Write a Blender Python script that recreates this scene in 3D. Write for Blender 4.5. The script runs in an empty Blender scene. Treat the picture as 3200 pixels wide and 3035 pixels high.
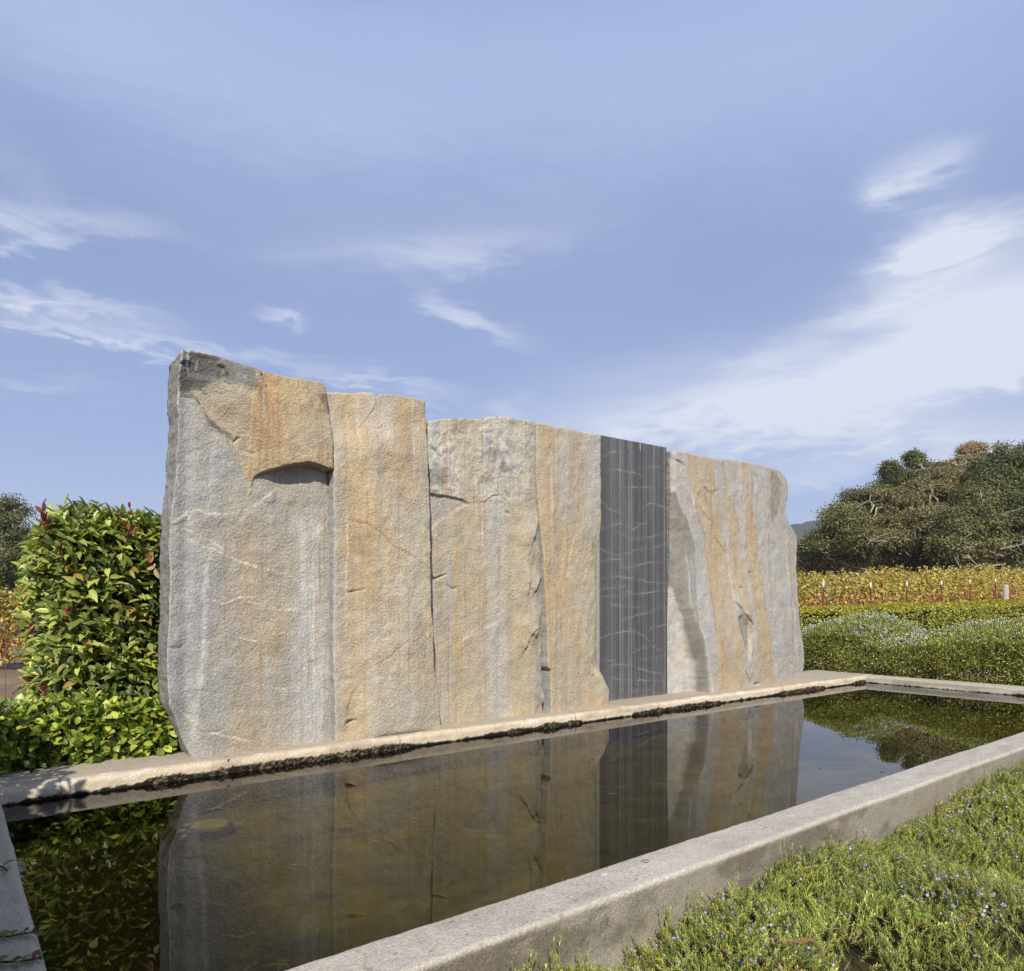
import bpy, math, random
import numpy as np
from mathutils import Vector

rng = np.random.default_rng(11)
random.seed(5)
D2R = np.radians

# ------------------------------------------------------------------ camera, world, sun
YAW = 38.25            # the pool's long side is world x; the camera is turned 38 degrees to it
FPX, CX, HY = 2239.0, 1600.0, 1885.0
CAMZ = 1.75
scene = bpy.context.scene
cam_d = bpy.data.cameras.new("camera")
cam = bpy.data.objects.new("camera", cam_d)
scene.collection.objects.link(cam)
cam.location = (0, 0, CAMZ)
cam.rotation_euler = (D2R(90), 0, D2R(-YAW))
cam_d.sensor_width = 36.0
cam_d.lens = FPX / 3200 * 36
cam_d.shift_y = (HY - 1517.5) / 3200
cam_d.clip_start = 0.05
cam_d.clip_end = 9000
scene.camera = cam

SUN_AZ, SUN_EL = 36.0, 39.0      # the sun stands behind the camera, azimuth measured from -y towards -x
sun_vec = Vector((-math.cos(D2R(SUN_EL)) * math.sin(D2R(SUN_AZ)),
                  -math.cos(D2R(SUN_EL)) * math.cos(D2R(SUN_AZ)), math.sin(D2R(SUN_EL))))
sun_d = bpy.data.lights.new("sun", 'SUN')
sun_d.energy = 4.3
sun_d.angle = D2R(0.5)
sun_d.color = (1.0, 0.94, 0.85)
sun = bpy.data.objects.new("sun", sun_d)
scene.collection.objects.link(sun)
sun.rotation_euler = sun_vec.to_track_quat('Z', 'Y').to_euler()
sun.location = (0, 0, 30)

scene.view_settings.view_transform = 'Standard'
scene.view_settings.look = 'None'
scene.view_settings.exposure = 0.16
scene.view_settings.gamma = 1.0
try:
    scene.cycles.max_bounces = 6
    scene.cycles.transparent_max_bounces = 8
    scene.cycles.caustics_reflective = False
    scene.cycles.caustics_refractive = False
except Exception:
    pass

world = bpy.data.worlds.new("World")
scene.world = world
world.use_nodes = True
wt = world.node_tree
wt.nodes.clear()


class NB:
    """tiny node-math builder"""
    def __init__(s, tree): s.t = tree
    def node(s, typ, **kw):
        n = s.t.nodes.new(typ)
        for k, v in kw.items():
            if k == 'inp':
                for i, val in v.items():
                    if isinstance(val, bpy.types.NodeSocket): s.t.links.new(val, n.inputs[i])
                    else: n.inputs[i].default_value = val
            else: setattr(n, k, v)
        return n
    def m(s, op, a, b=None, c=None, clamp=False):
        n = s.t.nodes.new('ShaderNodeMath'); n.operation = op; n.use_clamp = clamp
        for i, v in enumerate((a, b, c)):
            if v is None: continue
            if isinstance(v, bpy.types.NodeSocket): s.t.links.new(v, n.inputs[i])
            else: n.inputs[i].default_value = v
        return n.outputs[0]
    def mix(s, f, a, b, typ='MIX'):
        n = s.t.nodes.new('ShaderNodeMix'); n.data_type = 'RGBA'; n.blend_type = typ
        for i, v in ((0, f), (6, a), (7, b)):
            if isinstance(v, bpy.types.NodeSocket): s.t.links.new(v, n.inputs[i])
            else: n.inputs[i].default_value = v if i == 0 else (*v, 1)
        return n.outputs[2]
    def ramp(s, f, stops, interp='LINEAR'):
        n = s.t.nodes.new('ShaderNodeValToRGB'); n.color_ramp.interpolation = interp
        s.t.links.new(f, n.inputs[0])
        cr = n.color_ramp
        while len(cr.elements) < len(stops): cr.elements.new(0.5)
        for e, (p, c) in zip(cr.elements, stops):
            e.position = p; e.color = (*c, 1) if len(c) == 3 else c
        return n.outputs[0]
    def noise(s, vec, scale, detail=4, rough=0.55, dist=0.0, dim='3D'):
        n = s.t.nodes.new('ShaderNodeTexNoise'); n.noise_dimensions = dim
        if vec is not None: s.t.links.new(vec, n.inputs['Vector'])
        n.inputs['Scale'].default_value = scale; n.inputs['Detail'].default_value = detail
        n.inputs['Roughness'].default_value = rough; n.inputs['Distortion'].default_value = dist
        return n.outputs[0]


def build_sky():
    b = NB(wt)
    sky = b.node('ShaderNodeTexSky', sky_type='NISHITA', sun_disc=False, sun_elevation=D2R(SUN_EL),
                 sun_rotation=D2R(180 + SUN_AZ), air_density=1.0, dust_density=0.6, ozone_density=2.0, altitude=50)
    tc = b.node('ShaderNodeTexCoord')
    sep = b.node('ShaderNodeSeparateXYZ', inp={0: tc.outputs['Generated']})
    x, y, z = sep.outputs
    # compass angle a measured from the middle of the view, e = tangent of the elevation
    a = b.m('SUBTRACT', b.m('ARCTAN2', x, y), D2R(YAW))
    hor = b.m('SQRT', b.m('ADD', b.m('MULTIPLY', x, x), b.m('MULTIPLY', y, y)))
    e = b.m('DIVIDE', z, b.m('MAXIMUM', hor, 0.02))
    comb = b.node('ShaderNodeCombineXYZ', inp={0: a, 1: b.m('MULTIPLY', e, 3.2), 2: 0.0})
    wisp = b.noise(comb.outputs[0], 2.6, 7, 0.62, 0.9)
    fine = b.noise(comb.outputs[0], 9.0, 6, 0.6, 1.6)
    veil = b.noise(comb.outputs[0], 1.2, 3, 0.5, 0.4)
    warp = b.m('MULTIPLY', b.m('SUBTRACT', wisp, 0.5), 0.22)
    warp2 = b.m('MULTIPLY', b.m('SUBTRACT', fine, 0.5), 0.07)
    total = None; smooth_total = None
    def blob(px, py, rx, ry, tilt, amp, smooth=False):       # a cloud bank, given by where it stands over the horizon
        nonlocal total, smooth_total
        px *= 1.618; py *= 1.618; rx *= 1.618; ry *= 1.618
        ac = math.atan((px - CX) / FPX)
        k = math.cos(ac)
        ec = (HY - py) / FPX * k
        ra, re = rx / FPX * k * k, ry / FPX * k
        t = D2R(tilt)
        da = b.m('ADD', b.m('SUBTRACT', a, ac), warp)
        de = b.m('ADD', b.m('SUBTRACT', e, ec), b.m('ADD', b.m('MULTIPLY', warp, .45), warp2))
        u = b.m('ADD', b.m('MULTIPLY', da, math.cos(t) / ra), b.m('MULTIPLY', de, math.sin(t) / ra))
        v = b.m('ADD', b.m('MULTIPLY', da, -math.sin(t) / re), b.m('MULTIPLY', de, math.cos(t) / re))
        r2 = b.m('ADD', b.m('MULTIPLY', u, u), b.m('MULTIPLY', v, v))
        g = b.m('MULTIPLY', b.m('EXPONENT', b.m('MULTIPLY', r2, -0.75)), amp)
        if smooth: smooth_total = g if smooth_total is None else b.m('ADD', smooth_total, g)
        else: total = g if total is None else b.m('ADD', total, g)
    blob(1760, 700, 440, 80, 12, .62)
    blob(1600, 640, 330, 26, 22, .30)
    blob(1900, 700, 330, 22, -8, .35)
    blob(1900, 590, 220, 95, 15, .52)
    blob(1850, 452, 100, 44, 0, .85)
    blob(1755, 338, 66, 30, 3, .62)
    blob(1450, 790, 390, 50, 4, .68)
    blob(1750, 850, 420, 45, -4, .55)
    blob(1250, 720, 200, 40, 10, .18)
    blob(1550, 930, 420, 22, 2, .35)
    blob(110, 432, 180, 22, 7, .42)
    blob(40, 480, 120, 8, 24, .30)
    blob(20, 350, 50, 60, 30, .15)
    blob(120, 588, 170, 22, -4, .55)
    blob(240, 655, 330, 11, 0, .46)
    blob(60, 745, 120, 10, 0, .20)
    blob(905, 612, 90, 17, -22, .50)
    blob(860, 485, 200, 34, 8, .36)
    blob(585, 602, 44, 11, 0, .42)
    blob(730, 745, 120, 13, -8, .46)
    blob(985, 790, 26, 26, 0, .20)
    blob(970, 230, 900, 170, 0, .16, True)
    blob(970, 300, 700, 120, 0, .05)
    blob(200, 0, 600, 190, 0, .24, True)
    blob(250, 60, 500, 120, 0, .05)
    blob(1500, -20, 900, 230, 0, .24, True)
    blob(1800, 250, 300, 200, 0, .10, True)
    tex = b.m('MAXIMUM', b.m('SUBTRACT', b.m('ADD', b.m('MULTIPLY', wisp, 2.5), b.m('MULTIPLY', fine, 1.3)), .90), 0.0)
    f = b.m('MULTIPLY', total, tex)
    f = b.m('ADD', f, b.m('MULTIPLY', b.m('SUBTRACT', veil, .42, clamp=True), .25))
    f = b.m('MINIMUM', f, .86, clamp=True)
    tint = b.mix(1.0, sky.outputs[0], (1.18, 1.04, 1.10), 'MULTIPLY')
    base = b.mix(0.55, tint, (4.1, 5.25, 8.7))
    base = b.mix(b.m('MINIMUM', b.m('MULTIPLY', smooth_total, 1.6), .5, clamp=True), base, (5.2, 6.6, 9.9))
    cl = b.mix(f, base, (8.5, 8.9, 10.0))
    bg = b.node('ShaderNodeBackground', inp={0: cl, 1: 0.085})
    out = b.node('ShaderNodeOutputWorld')
    wt.links.new(bg.outputs[0], out.inputs[0])


build_sky()

# ------------------------------------------------------------------ helpers
C = scene.collection
cy_, sy_ = math.cos(D2R(YAW)), math.sin(D2R(YAW))


def at(px, py, z=None, y=None, x=None, depth=None):
    """photo pixel (3200 wide) -> world point on the given horizontal or vertical plane, or at a depth"""
    dx, dz = (px - CX) / FPX, (HY - py) / FPX
    wx, wy = dx * cy_ + sy_, -dx * sy_ + cy_
    if z is not None: t = (z - CAMZ) / dz
    elif y is not None: t = y / wy
    elif x is not None: t = x / wx
    else: t = depth
    return np.array([wx * t, wy * t, CAMZ + dz * t])


K = 0.80


def S(r, g, b, k=K):
    def f(c):
        c /= 255.0
        return (c / 12.92 if c <= 0.04045 else ((c + 0.055) / 1.055) ** 2.4) * k
    return np.array([f(r), f(g), f(b)])


_tab = np.random.default_rng(99).random((64, 256, 256))


def vnoise(x, y, seed=0):
    x = np.asarray(x, float); y = np.asarray(y, float)
    xi = np.floor(x).astype(int); yi = np.floor(y).astype(int)
    fx = x - xi; fy = y - yi
    fx = fx * fx * fx * (fx * (fx * 6 - 15) + 10); fy = fy * fy * fy * (fy * (fy * 6 - 15) + 10)
    T = _tab[seed % 64]
    a = T[xi % 256, yi % 256]; b = T[(xi + 1) % 256, yi % 256]
    c = T[xi % 256, (yi + 1) % 256]; d = T[(xi + 1) % 256, (yi + 1) % 256]
    return (a * (1 - fx) + b * fx) * (1 - fy) + (c * (1 - fx) + d * fx) * fy * 1.0


def fbm(x, y, seed=0, oct=4, g=0.5):
    s = 0; a = 1; n = 0
    for i in range(oct):
        ang = 0.6 * i
        xr = x * math.cos(ang) - y * math.sin(ang); yr = x * math.sin(ang) + y * math.cos(ang)
        s = s + a * (vnoise(xr * 2 ** i + 17.3 * i, yr * 2 ** i + 5.1 * i, seed + i) - 0.5) * 2
        n += a; a *= g
    return s / n


def grf(shape, res, lmin, lmax, beta=1.0, seed=0, ay=1.0):
    """random field with wavelengths between lmin and lmax metres, unit deviation"""
    r = np.random.default_rng(seed)
    F = np.fft.rfft2(r.standard_normal(shape))
    kx = np.fft.fftfreq(shape[0], res)[:, None]; kz = np.fft.rfftfreq(shape[1], res)[None, :] * ay
    k = np.sqrt(kx * kx + kz * kz) + 1e-9
    w = k ** (-beta) * np.exp(-(k * lmin) ** 4) * (1 - np.exp(-(k * lmax) ** 4))
    g = np.fft.irfft2(F * w, s=shape)
    return g / g.std()


def ss(x, a, b):
    t = np.clip((x - a) / (b - a), 0, 1)
    return t * t * (3 - 2 * t)


def pl_dist(X, Z, pts):
    """unsigned distance, side sign and parameter of grid points to a polyline"""
    best = np.full(X.shape, 1e9); side = np.zeros(X.shape); par = np.zeros(X.shape)
    n = len(pts) - 1
    for i in range(n):
        ax, az = pts[i]; bx, bz = pts[i + 1]
        dx, dz = bx - ax, bz - az
        L2 = dx * dx + dz * dz + 1e-12
        t = np.clip(((X - ax) * dx + (Z - az) * dz) / L2, 0, 1)
        ex, ez = X - ax - t * dx, Z - az - t * dz
        d = np.sqrt(ex * ex + ez * ez)
        m = d < best
        best = np.where(m, d, best)
        side = np.where(m, np.sign(dx * ez - dz * ex), side)
        par = np.where(m, (i + t) / n, par)
    return best, side, par


def inside(X, Z, pts):
    r = np.zeros(X.shape, bool)
    n = len(pts)
    for i in range(n):
        ax, az = pts[i]; bx, bz = pts[(i + 1) % n]
        c = (az > Z) != (bz > Z)
        with np.errstate(divide='ignore', invalid='ignore'):
            xx = (bx - ax) * (Z - az) / (bz - az + 1e-15) + ax
        r ^= c & (X < xx)
    return r


def sdf(X, Z, pts):
    d, _, _ = pl_dist(X, Z, list(pts) + [pts[0]])
    return np.where(inside(X, Z, pts), -d, d)


def mesh_obj(name, V, faces, mat, parent=None, col=None, smooth=True):
    """faces: list of int arrays of shape (m,3) / (m,4), or python lists for ngons"""
    me = bpy.data.meshes.new(name)
    V = np.asarray(V, np.float32)
    idx = []; starts = []; tot = []
    pos = 0
    for f in faces:
        if isinstance(f, np.ndarray):
            m, k = f.shape
            idx.append(f.ravel()); starts.append(pos + np.arange(m) * k); tot.append(np.full(m, k)); pos += m * k
        else:
            for g in f:
                idx.append(np.array(g)); starts.append(np.array([pos])); tot.append(np.array([len(g)])); pos += len(g)
    idx = np.concatenate(idx).astype(np.int32); starts = np.concatenate(starts).astype(np.int32)
    tot = np.concatenate(tot).astype(np.int32)
    me.vertices.add(len(V)); me.vertices.foreach_set('co', V.ravel())
    me.loops.add(len(idx)); me.loops.foreach_set('vertex_index', idx)
    me.polygons.add(len(starts)); me.polygons.foreach_set('loop_start', starts); me.polygons.foreach_set('loop_total', tot)
    if smooth: me.polygons.foreach_set('use_smooth', np.ones(len(starts), bool))
    me.update(calc_edges=True)
    if col is not None:
        at_ = me.color_attributes.new('col', 'FLOAT_COLOR', 'POINT')
        c4 = np.ones((len(V), 4), np.float32); c4[:, :3] = col
        at_.data.foreach_set('color', c4.ravel())
    me.materials.append(mat)
    o = bpy.data.objects.new(name, me)
    C.objects.link(o)
    if parent is not None: o.parent = parent
    return o


def thing(name, label, cat, loc=(0, 0, 0), group=None):
    o = bpy.data.objects.new(name, None); C.objects.link(o)
    o.location = loc; o.empty_display_size = 0.2
    o['label'] = label; o['category'] = cat
    if group: o['group'] = group
    return o


def tag(o, label=None, cat=None, group=None, kind=None):
    if label: o['label'] = label
    if cat: o['category'] = cat
    if group: o['group'] = group
    if kind: o['kind'] = kind
    return o


def grid_faces(nu, nv, off=0, flip=False):
    i, j = np.meshgrid(np.arange(nu - 1), np.arange(nv - 1), indexing='ij')
    a = (i * nv + j).ravel() + off; b = a + nv; c = b + 1; d = a + 1
    return np.stack([a, d, c, b] if flip else [a, b, c, d], 1)


# leaf templates: length along +y, width along x, normal +z
def leaf_big():
    st = [(.18, .13), (.42, .20), (.68, .175), (.88, .085)]
    V = [(0, 0, 0)]
    for t, w in st:
        zc = -.28 * t * t + .10 * t
        V += [(-w, t, zc + .09), (0, t, zc), (w, t, zc + .09)]
    V.append((0, 1, -.20))
    F = [(0, 2, 1), (0, 3, 2)]
    for s in range(3):
        a = 1 + 3 * s
        for k in (0, 1):
            F += [(a + k, a + k + 1, a + k + 4), (a + k, a + k + 4, a + k + 3)]
    F += [(10, 11, 13), (11, 12, 13)]
    return np.array(V, float), np.array(F)


def leaf_round():
    st = [(.2, .24), (.5, .34), (.8, .24)]
    V = [(0, 0, 0)]
    for t, w in st:
        zc = .25 * t * (1 - t) * 1.4
        V += [(-w, t, zc + .10), (0, t, zc), (w, t, zc + .10)]
    V.append((0, 1, .02))
    F = [(0, 2, 1), (0, 3, 2)]
    for s in range(2):
        a = 1 + 3 * s
        for k in (0, 1):
            F += [(a + k, a + k + 1, a + k + 4), (a + k, a + k + 4, a + k + 3)]
    F += [(7, 8, 10), (8, 9, 10)]
    return np.array(V, float), np.array(F)


def leaf_small():
    V = np.array([(0, 0, 0), (-.32, .5, .1), (0, .5, 0), (.32, .5, .1), (0, 1, -.05)], float)
    return V, np.array([(0, 2, 1), (0, 3, 2), (1, 2, 4), (2, 3, 4)])


def leaf_quad(w=.35):
    V = np.array([(0, 0, 0), (-w, .5, .1), (w, .5, .1), (0, 1, 0)], float)
    return V, np.array([(0, 2, 1), (1, 2, 3)])


def needle(w=.09):
    V = np.array([(-w * .6, 0, 0), (w * .6, 0, 0), (w, .6, .02), (-w, .6, .02), (0, 1, .0)], float)
    return V, np.array([(0, 1, 2), (0, 2, 3), (3, 2, 4)])


def nrm(v):
    return v / (np.linalg.norm(v, axis=-1, keepdims=True) + 1e-9)


def scatter(tmpl, P, Dr, N, sc, colr, wsc=None):
    TV, TF = tmpl
    n = len(P); k = len(TV)
    Dr = nrm(Dr); Z = nrm(N - (N * Dr).sum(1, keepdims=True) * Dr); X = np.cross(Dr, Z)
    sc = np.broadcast_to(np.asarray(sc, float), (n,))
    ws = sc if wsc is None else wsc
    V = (P[:, None, :] + TV[None, :, 0:1] * (X * ws[:, None])[:, None, :] + TV[None, :, 1:2] * (Dr * sc[:, None])[:, None, :]
         + TV[None, :, 2:3] * (Z * ws[:, None])[:, None, :])
    F = (TF[None] + (np.arange(n) * k)[:, None, None]).reshape(-1, TF.shape[1])
    Cc = np.repeat(colr, k, axis=0)
    return V.reshape(-1, 3), F, Cc


def merge(parts):
    V = []; F = []; Cc = []; off = 0
    for v, f, c in parts:
        V.append(v); F.append(f + off); Cc.append(c); off += len(v)
    return np.concatenate(V), np.concatenate(F), np.concatenate(Cc)


def tube(pts, rad, sides=7, col=(.1, .08, .06)):
    """one tapered tube as triangles"""
    pts = np.asarray(pts, float); n = len(pts)
    rad = np.broadcast_to(np.asarray(rad, float), (n,))
    V = []
    for i in range(n):
        t = pts[min(i + 1, n - 1)] - pts[max(i - 1, 0)]
        t = t / (np.linalg.norm(t) + 1e-9)
        ref = np.array([0, 0, 1.]) if abs(t[2]) < .9 else np.array([1., 0, 0])
        u = np.cross(t, ref); u /= np.linalg.norm(u); w = np.cross(t, u)
        for s in range(sides):
            a = 2 * math.pi * s / sides
            V.append(pts[i] + rad[i] * (math.cos(a) * u + math.sin(a) * w))
    F = []
    for i in range(n - 1):
        for s in range(sides):
            a = i * sides + s; b = i * sides + (s + 1) % sides
            F += [(a, b, b + sides), (a, b + sides, a + sides)]
    V.append(pts[-1]); e = len(V) - 1
    for s in range(sides): F.append(((n - 1) * sides + s, (n - 1) * sides + (s + 1) % sides, e))
    return np.array(V), np.array(F), np.tile(np.array(col, float), (len(V), 1))


def jitter_cols(n, pal, wts, amt=.22):
    pal = np.array(pal); wts = np.array(wts, float); wts /= wts.sum()
    i = rng.choice(len(pal), n, p=wts)
    return pal[i] * (1 + amt * rng.standard_normal((n, 1))).clip(.5, 1.7)


# ------------------------------------------------------------------ materials
def mat_stone(name, bump=.35, rough=.85, speck=.20, scale=1.0, spec=.25):
    m = bpy.data.materials.new(name); m.use_nodes = True
    t = m.node_tree; t.nodes.clear(); b = NB(t)
    at_ = b.node('ShaderNodeVertexColor', layer_name='col')
    tc = b.node('ShaderNodeTexCoord'); o = tc.outputs['Object']
    n1 = b.noise(o, 130 * scale, 2, .6); n2 = b.noise(o, 58 * scale, 3, .65); n3 = b.noise(o, 11 * scale, 5, .6)
    nn = b.m('ADD', b.m('MULTIPLY', b.m('SUBTRACT', n1, .5), 3.6 * speck), b.m('MULTIPLY', b.m('SUBTRACT', n2, .5), 1.6 * speck))
    f = b.m('ADD', b.m('ADD', nn, b.m('MULTIPLY', b.m('SUBTRACT', n3, .5), 1.1 * speck)), 1.0)
    f = b.m('MAXIMUM', f, .3)
    cmb = b.node('ShaderNodeCombineXYZ', inp={0: f, 1: f, 2: f})
    col = b.mix(1.0, at_.outputs[0], cmb.outputs[0], 'MULTIPLY')
    h = b.m('ADD', b.m('MULTIPLY', n1, .45), b.m('MULTIPLY', n2, 1.0))
    bp = b.node('ShaderNodeBump', inp={'Strength': bump, 'Distance': .022, 'Height': h})
    p = b.node('ShaderNodeBsdfPrincipled', inp={'Base Color': col, 'Roughness': rough, 'Normal': bp.outputs[0], 'Specular IOR Level': spec})
    out = b.node('ShaderNodeOutputMaterial'); t.links.new(p.outputs[0], out.inputs[0])
    return m


def mat_leaf(name, rough=.42, trans=.28, spec=.5, tint=(1.25, 1.25, .5)):
    m = bpy.data.materials.new(name); m.use_nodes = True
    t = m.node_tree; t.nodes.clear(); b = NB(t)
    at_ = b.node('ShaderNodeVertexColor', layer_name='col')
    tc = b.node('ShaderNodeTexCoord')
    n = b.noise(tc.outputs['Object'], 40, 2, .5)
    f = b.m('ADD', b.m('MULTIPLY', n, .5), .75)
    cmb = b.node('ShaderNodeCombineXYZ', inp={0: f, 1: f, 2: f})
    col = b.mix(1.0, at_.outputs[0], cmb.outputs[0], 'MULTIPLY')
    p = b.node('ShaderNodeBsdfPrincipled', inp={'Base Color': col, 'Roughness': rough, 'Specular IOR Level': spec})
    tr = b.node('ShaderNodeBsdfTranslucent', inp={0: b.mix(1.0, col, tint, 'MULTIPLY')})
    mx = b.node('ShaderNodeMixShader', inp={0: trans, 1: p.outputs[0], 2: tr.outputs[0]})
    out = b.node('ShaderNodeOutputMaterial'); t.links.new(mx.outputs[0], out.inputs[0])
    return m


def mat_plain(name, rough=.8, spec=.3, nscale=12, namt=.35, bump=.2):
    m = bpy.data.materials.new(name); m.use_nodes = True
    t = m.node_tree; t.nodes.clear(); b = NB(t)
    at_ = b.node('ShaderNodeVertexColor', layer_name='col')
    tc = b.node('ShaderNodeTexCoord')
    n = b.noise(tc.outputs['Object'], nscale, 5, .6)
    f = b.m('ADD', b.m('MULTIPLY', n, 2 * namt), 1 - namt)
    cmb = b.node('ShaderNodeCombineXYZ', inp={0: f, 1: f, 2: f})
    col = b.mix(1.0, at_.outputs[0], cmb.outputs[0], 'MULTIPLY')
    bp = b.node('ShaderNodeBump', inp={'Strength': bump, 'Distance': .02, 'Height': n})
    p = b.node('ShaderNodeBsdfPrincipled', inp={'Base Color': col, 'Roughness': rough, 'Normal': bp.outputs[0], 'Specular IOR Level': spec})
    out = b.node('ShaderNodeOutputMaterial'); t.links.new(p.outputs[0], out.inputs[0])
    return m


M_rock = mat_stone('rough_stone', bump=.60, speck=.34)
M_basalt = mat_stone('honed_basalt', bump=.10, rough=.42, speck=.20, spec=.45)
M_conc = mat_stone('concrete', bump=.40, speck=.40, scale=1.15)
M_leaf = mat_leaf('glossy_leaf', rough=.36)
M_leaf2 = mat_leaf('soft_leaf', rough=.5, trans=.32)
M_need = mat_leaf('needle_leaf', rough=.5, trans=.25)
M_tree = mat_leaf('oak_leaf', rough=.6, trans=.22, spec=.3)
M_bark = mat_plain('bark', rough=.95, nscale=20, namt=.4)
M_dirt = mat_plain('dirt', rough=1.0, nscale=2.5, namt=.35, bump=.5)
M_paint = mat_plain('painted_metal', rough=.5, nscale=30, namt=.12, bump=.02)
M_mud = mat_plain('pool_mud', rough=.9, nscale=3.0, namt=.6, bump=.2)

# ------------------------------------------------------------------ setting: ground, hill, water
ZR, ZW = .50, .375
X0, X1, Y0, Y1 = .27, 12.49, 2.40, 5.95     # inner edges of the pool
WN = .265                                    # rim width


def ground_h(x, y):
    dd = x * sy_ + y * cy_; xc = x * cy_ - y * sy_
    h = 1.0 * ss(dd, 14, 36) * ss(xc, 2, 11)
    h = h + .12 * fbm(x * .12, y * .12, 3, 3) * ss(dd, 12, 22)
    return h + 4.0 * ss(dd, 42, 95) * ss(xc, 2, 20)


def axis(lo, hi, near, fine, n):
    a = np.sinh(np.linspace(-1, 1, n) * 5.5) / math.sinh(5.5)
    a = near + np.where(a < 0, -a * (lo - near), a * (hi - near))
    return np.unique(np.concatenate([a, np.arange(near - 25, near + 45, fine)]))


gx = axis(-2500, 3000, 5, .6, 60); gy = axis(-2500, 3000, 6, .6, 60)

GX, GY = np.meshgrid(gx, gy, indexing='ij')
GZ = ground_h(GX, GY)
hole = (GX > X0 - .1) & (GX < X1 + .1) & (GY > Y0 - .1) & (GY < Y1 + .4)
GZ = np.where(hole, -.35, GZ)
gn = fbm(GX * .35, GY * .35, 8, 4)
gc = S(150, 128, 104, .62) * (1 + .25 * gn[..., None]) + S(120, 110, 60, .25) * ss(gn, .0, .5)[..., None]
mesh_obj('ground', np.stack([GX, GY, GZ], -1).reshape(-1, 3), [grid_faces(*GX.shape)], M_dirt, col=gc.reshape(-1, 3))['kind'] = 'structure'

# distant wooded hill
def build_hill():
    n1, n2 = 240, 60
    u = np.linspace(0, 1, n1); v = np.linspace(0, 1, n2)
    U, Vv = np.meshgrid(u, v, indexing='ij')
    az = D2R(YAW + 5 + U * 60)
    dist = 1500 + 900 * Vv
    prof = np.interp(U, [0, .12, .2, .25, .30, .36, .45, .6, .8, 1], [.0, .3, .70, .95, 1.0, .93, .9, 1.05, .9, .8])
    H = 208 * prof * np.sin(np.pi * np.clip(Vv * .9, 0, 1)) ** .8
    x = dist * np.sin(az); y = dist * np.cos(az)
    H = H + 10 * fbm(x * .01, y * .01, 4, 4) * (H > 5) + 6 * vnoise(x * .08, y * .08, 6) * (H > 5)
    n = fbm(x * .012, y * .012, 12, 4)
    col = S(74, 84, 62, .6) * (1 + .3 * n[..., None]) * np.ones_like(n)[..., None]
    m = ss(n, .22, .3)[..., None]
    col = col * (1 - m) + S(165, 135, 100, .6) * m
    o = mesh_obj('hill', np.stack([x, y, H - 2], -1).reshape(-1, 3), [grid_faces(n1, n2, flip=True)], M_dirt, col=col.reshape(-1, 3))
    o['kind'] = 'structure'
build_hill()

# water sheet: clear, faintly olive, mirror by Fresnel
def build_water():
    m = bpy.data.materials.new('water'); m.use_nodes = True
    t = m.node_tree; t.nodes.clear(); b = NB(t)
    tc = b.node('ShaderNodeTexCoord')
    n = b.noise(tc.outputs['Object'], 3.0, 3, .5)
    bp = b.node('ShaderNodeBump', inp={'Strength': .010, 'Distance': .02, 'Height': n})
    fr = b.node('ShaderNodeFresnel', inp={'IOR': 1.295, 'Normal': bp.outputs[0]})
    tr = b.node('ShaderNodeBsdfTransparent', inp={0: (.80, .75, .46, 1)})
    gl = b.node('ShaderNodeBsdfGlossy', inp={0: (.96, .97, 1.0, 1), 'Roughness': .0, 'Normal': bp.outputs[0]})
    mx = b.node('ShaderNodeMixShader', inp={0: fr.outputs[0], 1: tr.outputs[0], 2: gl.outputs[0]})
    out = b.node('ShaderNodeOutputMaterial'); t.links.new(mx.outputs[0], out.inputs[0])
    e = .02
    V = [(X0 - e, Y0 - e, ZW), (X1 + e, Y0 - e, ZW), (X1 + e, Y1 + e, ZW), (X0 - e, Y1 + e, ZW)]
    o = mesh_obj('water', V, [np.array([[0, 1, 2, 3]])], m, smooth=False)
    o['kind'] = 'structure'
build_water()

# ------------------------------------------------------------------ pool: rims, floor
pool = thing('reflecting_pool', 'long concrete reflecting pool with pale rims in front of the stone slabs', 'pool', (X0, Y0, 0))
POFF = np.array([X0, Y0, 0])


def sweep(name, axis_, a0, a1, profile, colour, dq, dz, res=.016):
    """profile: [(q, z)], swept along world x or y; dq / dz: displacement functions"""
    prof = [profile[0]]
    for p, q in zip(profile[:-1], profile[1:]):
        L = math.dist(p, q); n = max(1, int(L / .011))
        prof += [(p[0] + (q[0] - p[0]) * k / n, p[1] + (q[1] - p[1]) * k / n) for k in range(1, n + 1)]
    prof = np.array(prof)
    al = np.linspace(a0, a1, int((a1 - a0) / res) + 1)
    A, Q = np.meshgrid(al, prof[:, 0], indexing='ij'); _, Z = np.meshgrid(al, prof[:, 1], indexing='ij')
    col = colour(A, Q, Z)
    Q2 = Q + dq(A, Q, Z); Z2 = Z + dz(A, Q, Z)
    V = np.stack([A, Q2, Z2] if axis_ == 'x' else [Q2, A, Z2], -1)
    n1, n2 = A.shape
    f = grid_faces(n1, n2)
    caps = [[j for j in range(n2)][::-1], [(n1 - 1) * n2 + j for j in range(n2)]]
    return mesh_obj(name, V.reshape(-1, 3) - POFF, [f, caps], M_conc, pool, col=col.reshape(-1, 3))


def algae(A, Z, seed, hmin=.020, hmax=.056):
    base = hmin + (hmax - hmin) * ss(fbm(A * 1.3, A * 0 + 3, seed, 3) + .25 * fbm(A * 5, A * 0, seed + 2, 2), -.05, .5)
    edge = base + .016 * fbm(A * 26, Z * 26, seed + 5, 4, .65) + .010 * fbm(A * 6, Z * 6, seed + 7, 2)
    m = 1 - ss(Z - ZW, edge - .006, edge + .004)
    thick = ss(base, .034, .05)
    speck = ss(fbm(A * 95, Z * 95, seed + 9, 2), .15, .5) * thick * .55
    return m, speck, thick


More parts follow.
